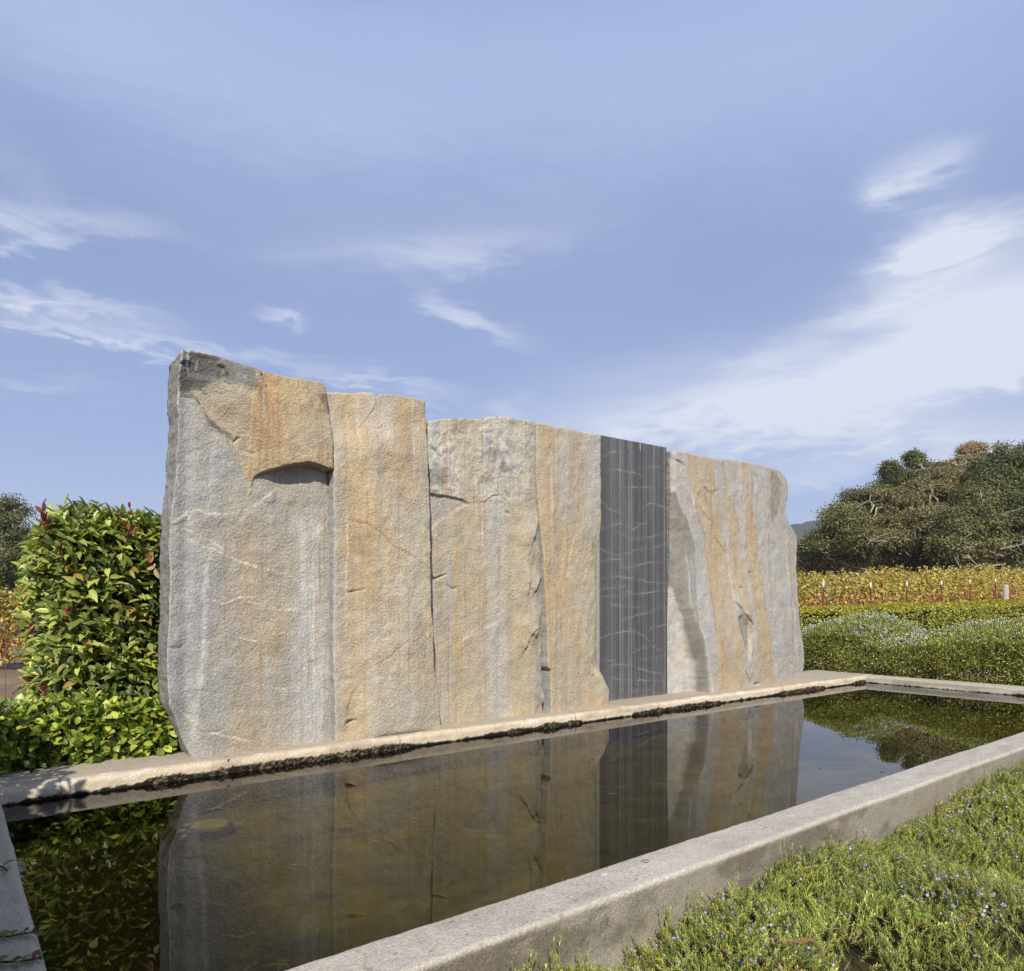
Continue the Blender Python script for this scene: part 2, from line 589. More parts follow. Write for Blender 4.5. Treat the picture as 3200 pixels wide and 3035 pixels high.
def col_far(A, Q, Z):
    top = S(196, 184, 162) * (1 + .06 * fbm(A * 3, Q * 3, 21, 4))[..., None]
    face = S(240, 222, 190) * (1 + .07 * fbm(A * 7, Z * 12, 22, 4))[..., None]
    m = ss(Z, ZR - .035, ZR - .006)[..., None] * ss(Q, Y1, Y1 + .03)[..., None]
    c = face * (1 - m) + top * m
    # faint ochre wash below the slabs
    o = ss(fbm(A * 1.3, Q * .5, 30, 3), .05, .5)[..., None] * .35
    c = c * (1 - o) + S(222, 190, 145) * o
    al, sp, th = algae(A, Z, 23)
    al = al * (Q < Y1 + .05)
    lite = ss(fbm(A * 5, Z * 20, 27, 3), .25, .5) * (1 - al) * .5 * (Q < Y1 + .05)
    c = c * (1 - lite[..., None]) + S(255, 248, 235) * lite[..., None]
    grime = ss(fbm(A * 2.2, Z * 9, 39, 4), .15, .55) * .35 * (Q < Y1 + .05)
    c = c * (1 - grime[..., None]) + S(150, 130, 105) * grime[..., None]
    dark = S(38, 33, 27) * (1 - sp[..., None]) + S(190, 170, 130) * sp[..., None]
    c = c * (1 - al[..., None]) + dark * al[..., None]
    # hairline cracks down the lip
    for xc in (.62, 3.35, 5.62, 7.05, 9.9):
        d = np.abs(A - xc - .02 * fbm(Z * 14, Z * 0, int(xc * 10), 2))
        k = (np.exp(-(d / .007) ** 2) * .75 * (Q < Y1 + .12))[..., None]
        c = c * (1 - k) + S(120, 88, 55) * k
    return c


lipw = lambda A: .012 * fbm(A * 1.1, A * 0, 40, 3) + .004 * fbm(A * 7, A * 0, 41, 2)
def dq_far(A, Q, Z):
    al, sp, th = algae(A, Z, 23)
    w = (Q < Y1 + .06) * 1.0
    return w * (lipw(A) - .003 * al * (.4 + th) * (1 + fbm(A * 60, Z * 60, 3, 2)) + .004 * fbm(A * 16, Z * 16, 44, 3))
def dz_all(A, Q, Z):
    return (Z > ZR - .06) * (.0045 * fbm(A * 1.0, Q * 2, 45, 3) + .0015 * fbm(A * 12, Q * 12, 46, 2))


XL, XR = X0 - WN, X1 + WN
ZB = -.30
sweep('rim', 'x', XL, XR, [(Y1, ZB), (Y1, .20), (Y1, ZR - .045), (Y1 + .008, ZR - .022), (Y1 + .024, ZR - .005), (Y1 + .05, ZR),
                           (7.0, ZR), (7.02, ZR - .02), (7.02, ZB)], col_far, dq_far, dz_all)


def col_near(A, Q, Z):
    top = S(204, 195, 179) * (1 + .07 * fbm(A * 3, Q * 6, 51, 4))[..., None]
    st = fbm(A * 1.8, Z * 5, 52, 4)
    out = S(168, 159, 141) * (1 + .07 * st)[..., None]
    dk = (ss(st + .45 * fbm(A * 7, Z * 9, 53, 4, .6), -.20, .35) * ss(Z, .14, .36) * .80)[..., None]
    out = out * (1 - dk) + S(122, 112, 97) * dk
    wh = (ss(fbm(A * 1.3, Z * 3, 55, 4), .0, .45) * (1 - ss(Z, .15, .33)) * .5)[..., None]
    out = out * (1 - wh) + S(206, 196, 178) * wh
    ru = (ss(fbm(A * 14, Z * 3, 58, 3), .0, .4) * np.exp(-((A - 5.55) / .42) ** 2) * (1 - ss(Z, .28, .42)) * .55)[..., None]
    out = out * (1 - ru) + S(178, 142, 108) * ru
    tw = (ss(fbm(A * 2.5, Q * 9, 66, 5, .6), .05, .5) * .30)[..., None]
    top = top * (1 - tw) + S(160, 150, 134) * tw
    tl = (ss(fbm(A * 1.1, Q * 4, 67, 4), .1, .5) * .30)[..., None]
    top = top * (1 - tl) + S(224, 216, 202) * tl
    for xc in (1.15, 3.62, 6.4, 8.9, 11.2):
        dcr = np.abs(A - xc - .05 * fbm((Q + Z) * 7, Z * 0, int(xc * 10), 4))
        kcr = (np.exp(-(dcr / .0045) ** 2) * .45)[..., None]
        top = top * (1 - kcr) + S(110, 98, 82) * kcr; out = out * (1 - kcr) + S(104, 94, 78) * kcr
    pit = (ss(vnoise(A * 55, (Q + Z) * 55, 68), .86, .95) * ss(fbm(A * 2, Q * 4 + Z * 4, 69, 3), -.3, .3) * .55)[..., None]
    top = top * (1 - pit) + S(118, 106, 90) * pit; out = out * (1 - pit) + S(96, 86, 72) * pit
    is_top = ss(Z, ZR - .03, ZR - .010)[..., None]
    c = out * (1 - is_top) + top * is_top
    # paler worn arris on the outer edge
    ed = (np.exp(-((Q - (Y0 - WN + .02)) / .018) ** 2) * (Z > ZR - .03) * .18)[..., None]
    c = c * (1 - ed) + S(226, 214, 192) * ed
    # bird droppings
    for bx, by, r in ((2.38, 2.33, .016), (5.2, 2.26, .014), (7.4, 2.3, .02), (8.35, 2.25, .016), (6.0, 2.34, .011), (9.4, 2.3, .015), (3.9, 2.29, .009)):
        k = (np.exp(-((A - bx) ** 2 + (Q - by) ** 2 * 2) / r ** 2) * (Z > ZR - .02))[..., None].clip(0, 1)
        c = c * (1 - k) + S(250, 250, 248) * k
    inn = (Q > Y0 - .012) & (Z < ZR - .02)
    al, sp, th = algae(A, Z, 63)
    al = al * inn
    c = c * (1 - al[..., None]) + S(40, 35, 28) * al[..., None]
    # far stretch where the near rim mirrors in the pool keeps the same concrete
    return c


def dq_near(A, Q, Z):
    inn = Q > Y0 - .06; outr = Q < Y0 - WN + .05
    w1 = .007 * fbm(A * 1.5, A * 0, 71, 3) + .0035 * fbm(A * 11, A * 0, 72, 2)
    w2 = .011 * fbm(A * 1.2, A * 0 + Z * 2, 73, 3) + .003 * fbm(A * 14, Z * 14, 74, 3)
    return inn * w1 + outr * w2


sweep('rim', 'x', XL, XR, [(Y0 - WN, ZB), (Y0 - WN, .2), (Y0 - WN, ZR - .014), (Y0 - WN + .005, ZR - .004), (Y0 - WN + .014, ZR),
                           (Y0 - .012, ZR), (Y0 - .003, ZR - .004), (Y0, ZR - .016), (Y0, ZB)], col_near, dq_near, dz_all)


def col_side(A, Q, Z, seed=80, sgn=1):
    c = S(200, 190, 170) * (1 + .08 * fbm(A * 4, Q * 5 + Z * 9, seed, 4))[..., None]
    lite = ss(fbm(A * 3, Z * 30, seed + 4, 3), .0, .4) * (Z < ZR - .03) * .6
    c = c * (1 - lite[..., None]) + S(250, 240, 222) * lite[..., None]
    al, sp, th = algae(A, Z, seed + 6, .01, .05)
    inn = (np.abs(Q - (X1 if sgn > 0 else X0)) < .03)
    al = al * inn
    dark = S(52, 46, 36) * (1 - sp[..., None]) + S(190, 180, 150) * sp[..., None]
    return c * (1 - al[..., None]) + dark * al[..., None]


sweep('rim', 'y', Y0, Y1, [(X1 + WN, ZB), (X1 + WN, ZR - .03), (X1 + WN - .02, ZR - .004), (X1 + WN - .04, ZR), (X1 + .05, ZR), (X1 + .02, ZR - .006),
                           (X1, ZR - .035), (X1, ZB)], lambda a, q, z: col_side(a, q, z),
      lambda A, Q, Z: (np.abs(Q - X1) < .06) * .008 * fbm(A * 2, A * 0, 82, 3), dz_all)
sweep('rim', 'y', Y0, Y1, [(X0, ZB), (X0, ZR - .03), (X0 - .008, ZR - .012), (X0 - .028, ZR), (X0 - WN + .03, ZR), (X0 - WN, ZR - .03), (X0 - WN, ZB)],
      lambda a, q, z: col_side(a, q, z, 90, -1), lambda A, Q, Z: (np.abs(Q - X0) < .06) * .007 * fbm(A * 2, A * 0, 86, 3), dz_all)

# floor of the pool
fx = np.linspace(X0 - .01, X1 + .01, 400); fy = np.linspace(Y0 - .01, Y1 + .01, 120)
FX, FY = np.meshgrid(fx, fy, indexing='ij')
fn = fbm(FX * 1.3, FY * 2.5, 100, 5); fn2 = fbm(FX * 3, FY * 6, 104, 4)
fc = S(150, 132, 62, .92) * (1 + .2 * fn)[..., None]
g1 = (ss(fn, .05, .5) * .6)[..., None]
fc = fc * (1 - g1) + S(196, 168, 56, 1.0) * g1
left_shade = ((1 - ss(FX + .12 * fn2, 1.15, 1.6)) * .85)[..., None]  # shade painted into the floor colour at the left end
fc = fc * (1 - left_shade) + S(44, 38, 24, .7) * left_shade
g2 = (ss(fn2, .25, .6) * .45)[..., None]
fc = fc * (1 - g2) + S(84, 70, 36, .6) * g2
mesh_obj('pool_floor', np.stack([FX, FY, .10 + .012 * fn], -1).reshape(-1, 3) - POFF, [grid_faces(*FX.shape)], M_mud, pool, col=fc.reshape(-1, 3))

# round fixture on the pool floor and pale stones round it
def disc(c, r, h, col, n=28, ring=None):
    prof = [(0, h), (r * .8, h), (r * .97, h * .8), (r, h * .45), (r, -.01)]
    V = [np.array([c[0], c[1], c[2] + h])]; cc = [col]
    for q, z in prof[1:]:
        for k in range(n):
            a = 2 * math.pi * k / n
            V.append(np.array([c[0] + q * math.cos(a), c[1] + q * math.sin(a), c[2] + z])); cc.append(col)
    F = [(0, 1 + k, 1 + (k + 1) % n) for k in range(n)]
    for s in range(3):
        o = 1 + s * n
        for k in range(n):
            a, b = o + k, o + (k + 1) % n
            F += [(a, a + n, b + n), (a, b + n, b)]
    return np.array(V), np.array(F), np.array(cc)


fp = at(657, 2590, z=.14)
fix = thing('floor_fixture', 'round yellowish fixture lying under water on the pool floor near the big left slab', 'drain cover', tuple(fp))
v, f, c = disc(np.zeros(3), .165, .018, S(66, 62, 48)); mesh_obj('ring', v, [f], M_mud, fix, col=c)
v, f, c = disc(np.array([0, 0, .012]), .125, .03, S(255, 222, 130, .92)); mesh_obj('cover', v, [f], M_mud, fix, col=c)
STONES = [((568, 2600), .026, 'pale submerged pebble left of the yellow fixture, nearest to the slab edge'),
          ((583, 2583), .018, 'small pale submerged pebble at the upper left rim of the yellow fixture'),
          ((590, 2579), .020, 'pale submerged pebble touching the upper left rim of the yellow fixture'),
          ((575, 2617), .022, 'pale submerged pebble below left of the yellow fixture'),
          ((722, 2586), .022, 'pale submerged pebble close right of the yellow fixture'),
          ((734, 2578), .018, 'outermost pale submerged pebble right of the yellow fixture')]
for (px, py), r, lab in STONES:
    p = at(px, py, z=.13)
    v, f, c = disc(np.zeros(3), r, r * .55, S(255, 250, 190, .95), 12)
    v[:, 0] *= 1.35
    v += .1 * r * rng.standard_normal(v.shape)
    o = mesh_obj('pebble', v, [f], M_mud, col=c); o.location = p
    tag(o, lab, 'pebble', 'pebbles round the pool fixture')
p = at(875, 3012, z=.13)
LT = leaf_big()
v, f, c = scatter(LT, np.zeros((5, 3)), np.array([[1, .2, .02], [.2, 1, .02], [-.9, .3, .02], [.5, -.9, .02], [-.4, -.8, .02]]), np.tile([0, 0, 1.], (5, 1)), .06,
                  np.tile(S(190, 150, 50), (5, 1)))
o = mesh_obj('sunken_leaf', v, [f], M_leaf2, col=c); o.location = p
tag(o, 'yellow lobed leaf sunk in the pool beside the near rim', 'leaf')

FL = [(1296, 2568, 'pale scrap of leaf floating on the reflection of the second slab'), (920, 2705, 'tiny dry scrap floating on the reflection of the overhanging slab'), (1170, 2630, 'dry scrap floating near the middle of the second slab reflection'),
      (1910, 2482, 'small bright scrap floating on the dark slab reflection'), (2560, 2400, 'small dark scrap floating on the mirrored sky'), (2755, 2412, 'dark twig scrap floating on the mirrored sky beside the near rim'),
      (345, 2572, 'thin orange pine needle floating beside the far rim at the left'), (2895, 2350, 'small brown scrap floating under the mirrored trees'), (780, 2650, 'pale speck of leaf floating left of the slab joint reflection')]
for px, py, lab in FL:
    p = at(px, py, z=ZW + .003)
    v, f, c = scatter(leaf_small(), np.zeros((2, 3)), np.array([[rng.normal(), rng.normal(), .02], [rng.normal(), rng.normal(), .02]]), np.tile([0, .05, 1.], (2, 1)), .022 if py > 2500 else .035,
                      np.tile(S(196, 150, 96) if px == 345 else S(150, 132, 96), (2, 1)))
    o = mesh_obj('floating_leaf', v, [f], M_leaf2, col=c); o.location = p
    tag(o, lab, 'floating scrap', 'scraps floating on the pool')

# ------------------------------------------------------------------ the stone slabs
C2 = lambda L: [(480 + a * .33058, 1080 + b * .33049) for a, b in L]
C3 = lambda L: [(480 + a * .42644, 1650 + b * .42644) for a, b in L]
C4 = lambda L: [(1000 + a * .3640, 1180 + b * .36398) for a, b in L]
C5 = lambda L: [(1000 + a * .37306, 1700 + b * .37313) for a, b in L]
C6 = lambda L: [(1650 + a * .54348, 1280 + b * .54371) for a, b in L]
C7 = lambda L: [(2040 + a * .47985, 1350 + b * .47974) for a, b in L]


def on(L, y):
    return [tuple(at(px, py, y=y)[[0, 2]]) for px, py in L]


def blend(c, m, s):
    m = np.clip(m, 0, 1)[..., None]
    return c * (1 - m) + s * m


def line(c, X, Z, pts, w, colr, a=.8, wob=.006, seed=0):
    wob = wob * 2.6
    d, _, _ = pl_dist(X + wob * fbm(X * 11, Z * 11, seed, 4, .65), Z + wob * fbm(X * 11 + 7, Z * 11, seed + 2, 4, .65), pts)
    w = w * (1 + .6 * fbm(X * 12, Z * 12, seed + 4, 2))
    brk = .38 + .72 * ss(vnoise(X * 8, Z * 8, seed + 6) + .3 * fbm(X * 40, Z * 40, seed + 8, 2), .15, .85)
    return blend(c, np.exp(-(d / np.maximum(w, .002)) ** 2) * a * brk, colr)


def scarp(D, X, Z, pts, h, w, side=1, wob=.012, seed=0, taper=True):
    """a broken step: the surface swells by h towards the line on one side and drops off at it"""
    Xw = X + wob * fbm(X * 8, Z * 8, seed, 3); Zw = Z + wob * fbm(X * 8 + 3, Z * 8, seed + 1, 3)
    d, s, p = pl_dist(Xw, Zw, pts)
    tp = np.sin(np.pi * np.clip(p, .02, .98)) ** .5 if taper else 1
    md = .45 + .55 * ss(vnoise(X * 5, Z * 5, seed + 40), .2, .7)
    return D + h * .62 * md * np.exp(-d / w) * (s * side > 0) * tp


def crack(D, X, Z, pts, h, w, seed=0, wob=.01):
    d, _, p = pl_dist(X + wob * fbm(X * 12, Z * 12, seed, 3), Z + wob * fbm(X * 12 + 4, Z * 12, seed + 1, 3), pts)
    return D - h * np.exp(-(d / w) ** 2) * np.sin(np.pi * np.clip(p, .05, .95)) ** .5


def slab(name, label, y0, left, right, top, thick, res, relief, colour, mat=M_rock, rough_amp=1.0, edge=.004, side_col=None, side_amp=.012):
    """a standing slab: left/right edges as [(x, z)] from top to bottom, top edge as [(x, z)] left to right"""
    left = sorted(left, key=lambda p: p[1]); right = sorted(right, key=lambda p: p[1])
    zl1, zr1 = left[-1][1], right[-1][1]
    W = max(p[0] for p in right) - min(p[0] for p in left); H = max(zl1, zr1) - ZR
    ns, nt = int(W / res) + 1, int(H / res) + 1
    s = np.linspace(0, 1, ns); t = np.linspace(0, 1, nt)
    Sg, T = np.meshgrid(s, t, indexing='ij')
    zb = ZR - .012
    tx = np.array([p[0] for p in top]); tz = np.array([p[1] for p in top])
    xt = left[-1][0] + s * (right[-1][0] - left[-1][0])
    ztop = np.interp(xt, tx, tz) + .009 * fbm(xt * 14, xt * 0, 7, 4, .7) * rough_amp
    Z = zb + (ztop[:, None] - zb) * T
    lz, lx = [p[1] for p in left], [p[0] for p in left]
    rz, rx = [p[1] for p in right], [p[0] for p in right]
    zL = zb + (zl1 - zb) * T; zRr = zb + (zr1 - zb) * T
    xl = np.interp(zL, lz, lx) + .007 * rough_amp * fbm(zL * 14, zL * 0, 9, 4, .65)
    xr = np.interp(zRr, rz, rx) + .007 * rough_amp * fbm(zRr * 14, zRr * 0 + 5, 11, 4, .65)
    X = xl + (xr - xl) * Sg
    D = relief(X, Z)
    sd_ = int(float(X.mean()) * 1000) % 9999
    g1 = grf(X.shape, res, .012, .5, 1.55, sd_); g2 = grf(X.shape, res, .018, .05, .3, sd_ + 1); g3 = grf(X.shape, res, .05, .9, 1.9, sd_ + 2)
    rgh = .0020 * g1 + .0009 * g2 + .0032 * np.abs(g3)
    D = D + rough_amp * rgh
    de = np.minimum(np.minimum(Sg * (xr - xl), (1 - Sg) * (xr - xl)), (1 - T) * (ztop[:, None] - zb))
    ew = edge * (1 + .8 * fbm(X * 6, Z * 6, 23, 3))
    D = D - ew * np.exp(-de / (ew + .002))
    Y = y0(X, Z) - D
    col = colour(X, Z, D)
    if rough_amp > .5:
        col = col * (1 + .045 * g2 + .035 * g1)[..., None]
        col = col * (1 + np.clip(g3, -2, 2)[..., None] * np.array([.012, .0, -.03]))
    F = [grid_faces(ns, nt)]
    Vf = np.stack([X, Y, Z], -1).reshape(-1, 3)
    cf = col.reshape(-1, 3)
    gid = lambda i, j: i * nt + j
    loop = [gid(0, j) for j in range(nt)] + [gid(i, nt - 1) for i in range(1, ns)] + [gid(ns - 1, j) for j in range(nt - 2, -1, -1)] + [gid(i, 0) for i in range(ns - 2, 0, -1)]
    loop = np.array(loop)
    nl = len(loop); kk = max(4, int(thick / .022))
    Vs = []; cs = []
    base = Vf[loop]; bc = cf[loop]
    outn = np.zeros((nl, 3)); outn[:nt, 0] = -1; outn[nt:nt + ns - 1, 2] = 1; outn[nt + ns - 1:2 * nt + ns - 2, 0] = 1
    yb = np.mean(base[:, 1]) + thick
    sc_ = S(150, 148, 144) if side_col is None else side_col
    for k in range(1, kk + 1):
        f_ = k / kk
        q = base.copy(); q[:, 1] = base[:, 1] + (yb - base[:, 1]) * f_
        nn = fbm(q[:, 1] * 12 + q[:, 0] * 3, q[:, 2] * 12 + q[:, 0] * 5, 29, 5, .68)
        q += outn * (side_amp * nn - side_amp * .6)[:, None]
        Vs.append(q)
        cc = (sc_ * (1 + .22 * nn[:, None])) * np.ones((nl, 1))
        m = min(1, k / 2.0)
        cs.append(bc * (1 - m) + cc * m)
    n0 = len(Vf)
    rings = [loop] + [np.arange(nl) + n0 + k * nl for k in range(kk)]
    for a, b_ in zip(rings[:-1], rings[1:]):
        F.append(np.stack([a, b_, np.roll(b_, -1), np.roll(a, -1)], 1)[:, ::-1])
    V = np.concatenate([Vf] + Vs); cc = np.concatenate([cf] + cs)
    F.append([list(rings[-1])])
    org = np.array([float(xl[0, 0]), float(np.mean(Y)), ZR])
    o = mesh_obj(name, V - org, F, mat, col=cc)
    o.location = org
    # reversed winding check is not needed: both sides render alike
    tag(o, label, 'stone slab')
    return o


GREY, LGREY, DGREY = S(176, 173, 168), S(202, 199, 192), S(120, 118, 114)
BEIGE, TAN, OCHRE, RUST, CREAM = S(206, 190, 158), S(202, 180, 140), S(206, 168, 98), S(190, 136, 74), S(222, 206, 176)
WHITE = S(238, 238, 236)


ZN = lambda Z: .5 + (Z - .5) / 1.18


def streaks(X, Z, f, seed, lean=.0):
    return fbm((X + lean * Z) * f + .15 * fbm(X * 5, Z * 2, seed + 9, 2), Z * .55, seed, 3, .6)


def drips(c, X, Z, seed, n, z0, z1, rust=.6, xr=None, wmax=.010):
    r = np.random.default_rng(seed)
    xa, xb_ = xr or (float(X.min()), float(X.max()))
    cx_ = r.uniform(xa, xb_, max(2, n // 4))
    wan = .012 * fbm(Z * 1.6, X * .6, seed, 3) + .003 * fbm(Z * 12, X * 3, seed + 1, 2)
    for i in range(n):
        x0 = r.choice(cx_) + r.normal() * .035; zt_ = r.uniform(z0, z1); L = r.uniform(.25, 1.6); w = r.uniform(.0035, wmax)
        k = np.exp(-np.abs((X + wan - x0) / w) ** 2.5) * ss(zt_ - Z, 0, .04) * (1 - ss(zt_ - Z, L * .5, L)) * r.uniform(.3, .85)
        k = k * (.45 + .65 * vnoise(X * 40 + i, Z * 5, seed + i))
        u = r.random()
        colr = S(196, 148, 84) if u < rust * .6 else (S(178, 124, 66) if u < rust else (S(176, 174, 170) if u < .5 + rust / 2 else S(226, 222, 212)))
        c = blend(c, k, colr)
    return c


def finecol(c, X, Z, seed):
    s1 = 1.7 * streaks(X, Z, 26, seed); s2 = fbm(X * 4, Z * 4, seed + 3, 4)
    mott = fbm(X * 30, Z * 24, seed + 5, 3, .7) * .6
    c = c * (1 + .035 * s1 + .06 * s2 + .10 * mott)[..., None]
    l = (c @ np.array([.3, .55, .15]))[..., None]
    c = (l + (c - l) * .66) * 1.09
    s3 = fbm(X * 18 + .6 * fbm(X * 3, Z * 2, seed + 21, 2), Z * .8, seed + 20, 4, .65); s4 = fbm(X * 3.5, Z * 2.5, seed + 24, 4, .6)
    t3 = np.maximum(.5 * s3 + .5 * s4, -.12)[..., None]
    c = c * (1 + t3 * np.array([.09, .0, -.20]))
    return c * np.array([1.0, .984, .925])


# --- slab 1: wide, with the overhanging cap
y1 = lambda X, Z: 6.115 + (X - 1.57) * .055
Y_1 = 6.15
capL = on(C2([(150, 478), (300, 486), (370, 487), (430, 570), (480, 680), (580, 765), (650, 850), (700, 930), (760, 1020), (800, 1130), (880, 1290), (922, 1388)]), Y_1)
capB = on(C2([(938, 1388), (990, 1225), (1040, 1195), (1150, 1168), (1200, 1155), (1250, 1140), (1340, 1125), (1400, 1112), (1480, 1108), (1560, 1122), (1650, 1160), (1712, 1170)]), Y_1 - .12)
cap_poly = capL + capB + [(capB[-1][0] + .4, capB[-1][1]), (capB[-1][0] + .4, 5), (capL[0][0] - .4, 5), (capL[0][0] - .4, capL[0][1])]
ledge = on(C2([(255, 1620), (320, 1582), (430, 1562), (480, 1592), (570, 1592), (640, 1602), (700, 1588), (860, 1552), (960, 1505), (1010, 1480), (1100, 1400)]), Y_1)


def relief1(X, Z):
    Xw = X + .006 * fbm(X * 14, Z * 14, 31, 3); Zw = Z + .006 * fbm(X * 14, Z * 14 + 5, 32, 3)
    sd = sdf(Xw, Zw, cap_poly)
    m = 1 - ss(sd, -.006, .006)
    dl, _, _ = pl_dist(X, Z, capL)
    amt = .008 + .135 * ss(dl, .0, .36) * (1 - .30 * ss(Z, 3.0, 3.8))
    amt = np.maximum(amt, .007 * ss(Z, 3.05, 3.4))
    D = m * amt
    # facets near the top
    fq = ss(fbm(X * 3.1 + 1, Z * 6.0, 34, 4, .6), .0, .10)
    D = D - .022 * m * fq * ss(Z, 3.54, 3.60) * (1 - ss(X, 2.0, 2.3)) * (1 - ss(Z, 3.70, 3.76))
    D = scarp(D, X, Z, on(C2([(470, 690), (560, 790), (640, 850), (740, 905)]), Y_1), .03, .05, 1, seed=3)
    for kk_, h_ in ((2, .05), (5, .06)):
        D = scarp(D, X, Z, capL[kk_:kk_ + 5], h_, .035, 1 if kk_ < 0 else -1, wob=.022, seed=33 + kk_)
    D = crack(D, X, Z, on(C2([(590, 330), (640, 390), (675, 412)]), Y_1), .012, .007, 5)
    D = crack(D, X, Z, on(C2([(740, 930), (780, 890), (800, 885)]), Y_1), .02, .010, 5)
    D = crack(D, X, Z, on(C2([(860, 990), (930, 1020), (970, 1025)]), Y_1 - .05), .012, .008, 6)
    d, s, p = pl_dist(X + .010 * fbm(X * 20, Z * 20, 35, 3), Z + .012 * fbm(X * 22, Z * 22, 36, 3), ledge)
    md = ss(vnoise(X * 11, Z * 9, 37) + .3 * fbm(X * 30, Z * 30, 38, 2), .25, .75)
    D = D + .014 * md * np.exp(-d / .12) * (s < 0)
    D = scarp(D, X, Z, on(C3([(180, 1205), (260, 1190), (340, 1180), (440, 1200), (520, 1150), (580, 1150)]), Y_1), .012, .09, 1, seed=8)
    D = crack(D, X, Z, on(C3([(320, 1480), (380, 1500), (450, 1490), (520, 1470)]), Y_1), .010, .008, 9)
    D = crack(D, X, Z, on(C3([(100, 880), (150, 885), (200, 870)]), Y_1), .012, .01, 10)
    # lower left corner rolls back
    D = D - .06 * np.exp(-(((X - 1.47) / .14) ** 2 + ((Z - .5) / .28) ** 2))
    D = D - .022 * np.exp(-((X - 1.50) / .06) ** 2)
    return D


def colour1(X, Z, D):
    c = np.ones(X.shape + (3,)) * S(182, 180, 176)
    wn = fbm(X * 1.6, Z * .9, 41, 4)
    warm = ss(X + .06 * fbm(X * 3, Z * 2, 42, 3), 1.68, 1.98) * (1 - .7 * ss(X, 2.28, 2.6)) * (1 - ss(Z, 2.5, 2.9) * .6)
    c = blend(c, warm * (.75 + .4 * wn), S(196, 184, 156))
    st = streaks(X, Z, 16, 43)
    c = blend(c, ss(st, .05, .6) * warm * .55, S(202, 178, 136))
    cx1 = on(C3([(610, 430), (600, 1600)]), Y_1)
    c = blend(c, np.exp(-((X - np.interp(Z, [cx1[1][1], cx1[0][1]], [cx1[1][0], cx1[0][0]])) / .06) ** 2) * (1 - ss(Z, 2.3, 2.5)) * (.15 + .6 * st) * .8, S(200, 172, 128))
    rl = ss(X, 2.30, 2.6) * (1 - ss(Z, 2.6, 2.8))
    c = blend(c, rl * (.5 + .4 * wn), S(186, 184, 180))
    # cap
    sd = sdf(X, Z, cap_poly); m = 1 - ss(sd, -.01, .01)
    cap = np.ones(X.shape + (3,)) * S(196, 182, 152)
    w2 = fbm(X * 2.2, Z * 1.6, 47, 4)
    cap = blend(cap, ss(X + .08 * w2, 1.78, 2.12) * (1 - .35 * ss(X, 2.35, 2.6)) * (.85 + .3 * w2), S(206, 176, 118))
    c2_ = np.exp(-((X - 2.16 + .05 * fbm(X * 3, Z * 3, 48, 3)) / .15) ** 2) * ss(Z, 2.75, 3.3) * (.65 + .5 * streaks(X, Z, 14, 49))
    cap = blend(cap, c2_, S(210, 160, 84))
    cap = blend(cap, ss(X, 2.42, 2.7) * ss(Z, 3.0, 3.5) * .6, S(188, 172, 142))
    tg = ss(Z + .10 * fbm(X * 4, Z * 4, 51, 4) - .20 * (X - 1.55), 3.42, 3.52)
    cap = blend(cap, tg * (1 - ss(X, 1.98, 2.08) * .9), S(146, 142, 134))
    dkp = ss(fbm(X * 3.1 + 1, Z * 6.0, 34, 4, .6), -.02, .08) * ss(Z, 3.38, 3.48) * (1 - ss(Z, 3.70, 3.76)) * (1 - ss(X, 1.95, 2.1))
    cap = blend(cap, dkp * .75, S(112, 112, 110))
    cap = line(cap, X, Z, on(C2([(960, 420), (990, 500), (1000, 590)]), Y_1), .030, S(132, 112, 90), .8, seed=4)
    br = ss(fbm(X * 9, Z * 9, 57, 3), .0, .35) * ss(X, 2.45, 2.6) * ss(Z, 3.42, 3.5) * .7
    cap = blend(cap, br, S(120, 88, 66))
    c = c * (1 - m[..., None]) + cap * m[..., None]
    
    # chalky run-off streaks, veins and droppings
    wz = ss(X + .05 * fbm(X * 3, Z * 1.5, 72, 3), 2.34, 2.44) * (1 - ss(X, 2.60, 2.70)) * (1 - ss(Z, 2.35, 2.6))
    c = blend(c, wz * (.30 + .45 * ss(streaks(X, Z, 30, 73), -.2, .5)), S(216, 216, 214))
    wm = np.exp(-((X - 2.02 + .05 * fbm(X * 2, Z * 2, 74, 3)) / .17) ** 2) * (1 - ss(Z, 2.3, 2.65))
    c = blend(c, wm * (.25 + .35 * ss(streaks(X, Z, 22, 75), -.3, .4)), S(200, 174, 130))
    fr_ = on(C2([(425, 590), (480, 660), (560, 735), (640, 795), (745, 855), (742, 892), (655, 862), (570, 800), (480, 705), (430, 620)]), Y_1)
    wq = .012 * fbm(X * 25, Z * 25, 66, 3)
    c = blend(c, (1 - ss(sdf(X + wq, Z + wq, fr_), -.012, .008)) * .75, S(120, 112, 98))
    c = line(c, X, Z, on(C2([(290, 487), (330, 480), (372, 488), (425, 560)]), Y_1), .007, S(70, 64, 56), 1.0, wob=.003, seed=71)
    c = line(c, X, Z, on(C2([(590, 830), (560, 950), (540, 1100), (525, 1300), (510, 1530)]), Y_1), .022, S(214, 214, 210), .6, seed=5)
    c = line(c, X, Z, on(C3([(410, 170), (380, 300), (365, 500), (355, 900), (320, 1200), (290, 1520)]), Y_1), .024, S(222, 222, 222), .7, seed=6)
    for ln, w, a in (([(1080, 0), (1110, 200), (1180, 600), (1200, 900), (1170, 1300), (1180, 1500)], .04, .5),
                     ([(1200, 0), (1200, 250), (1230, 700), (1240, 1200), (1230, 1530)], .032, .5),
                     ([(1290, 900), (1275, 1100), (1280, 1250)], .015, .5)):
        c = line(c, X, Z, on(C3(ln), Y_1), w, S(220, 220, 220), a, seed=7)
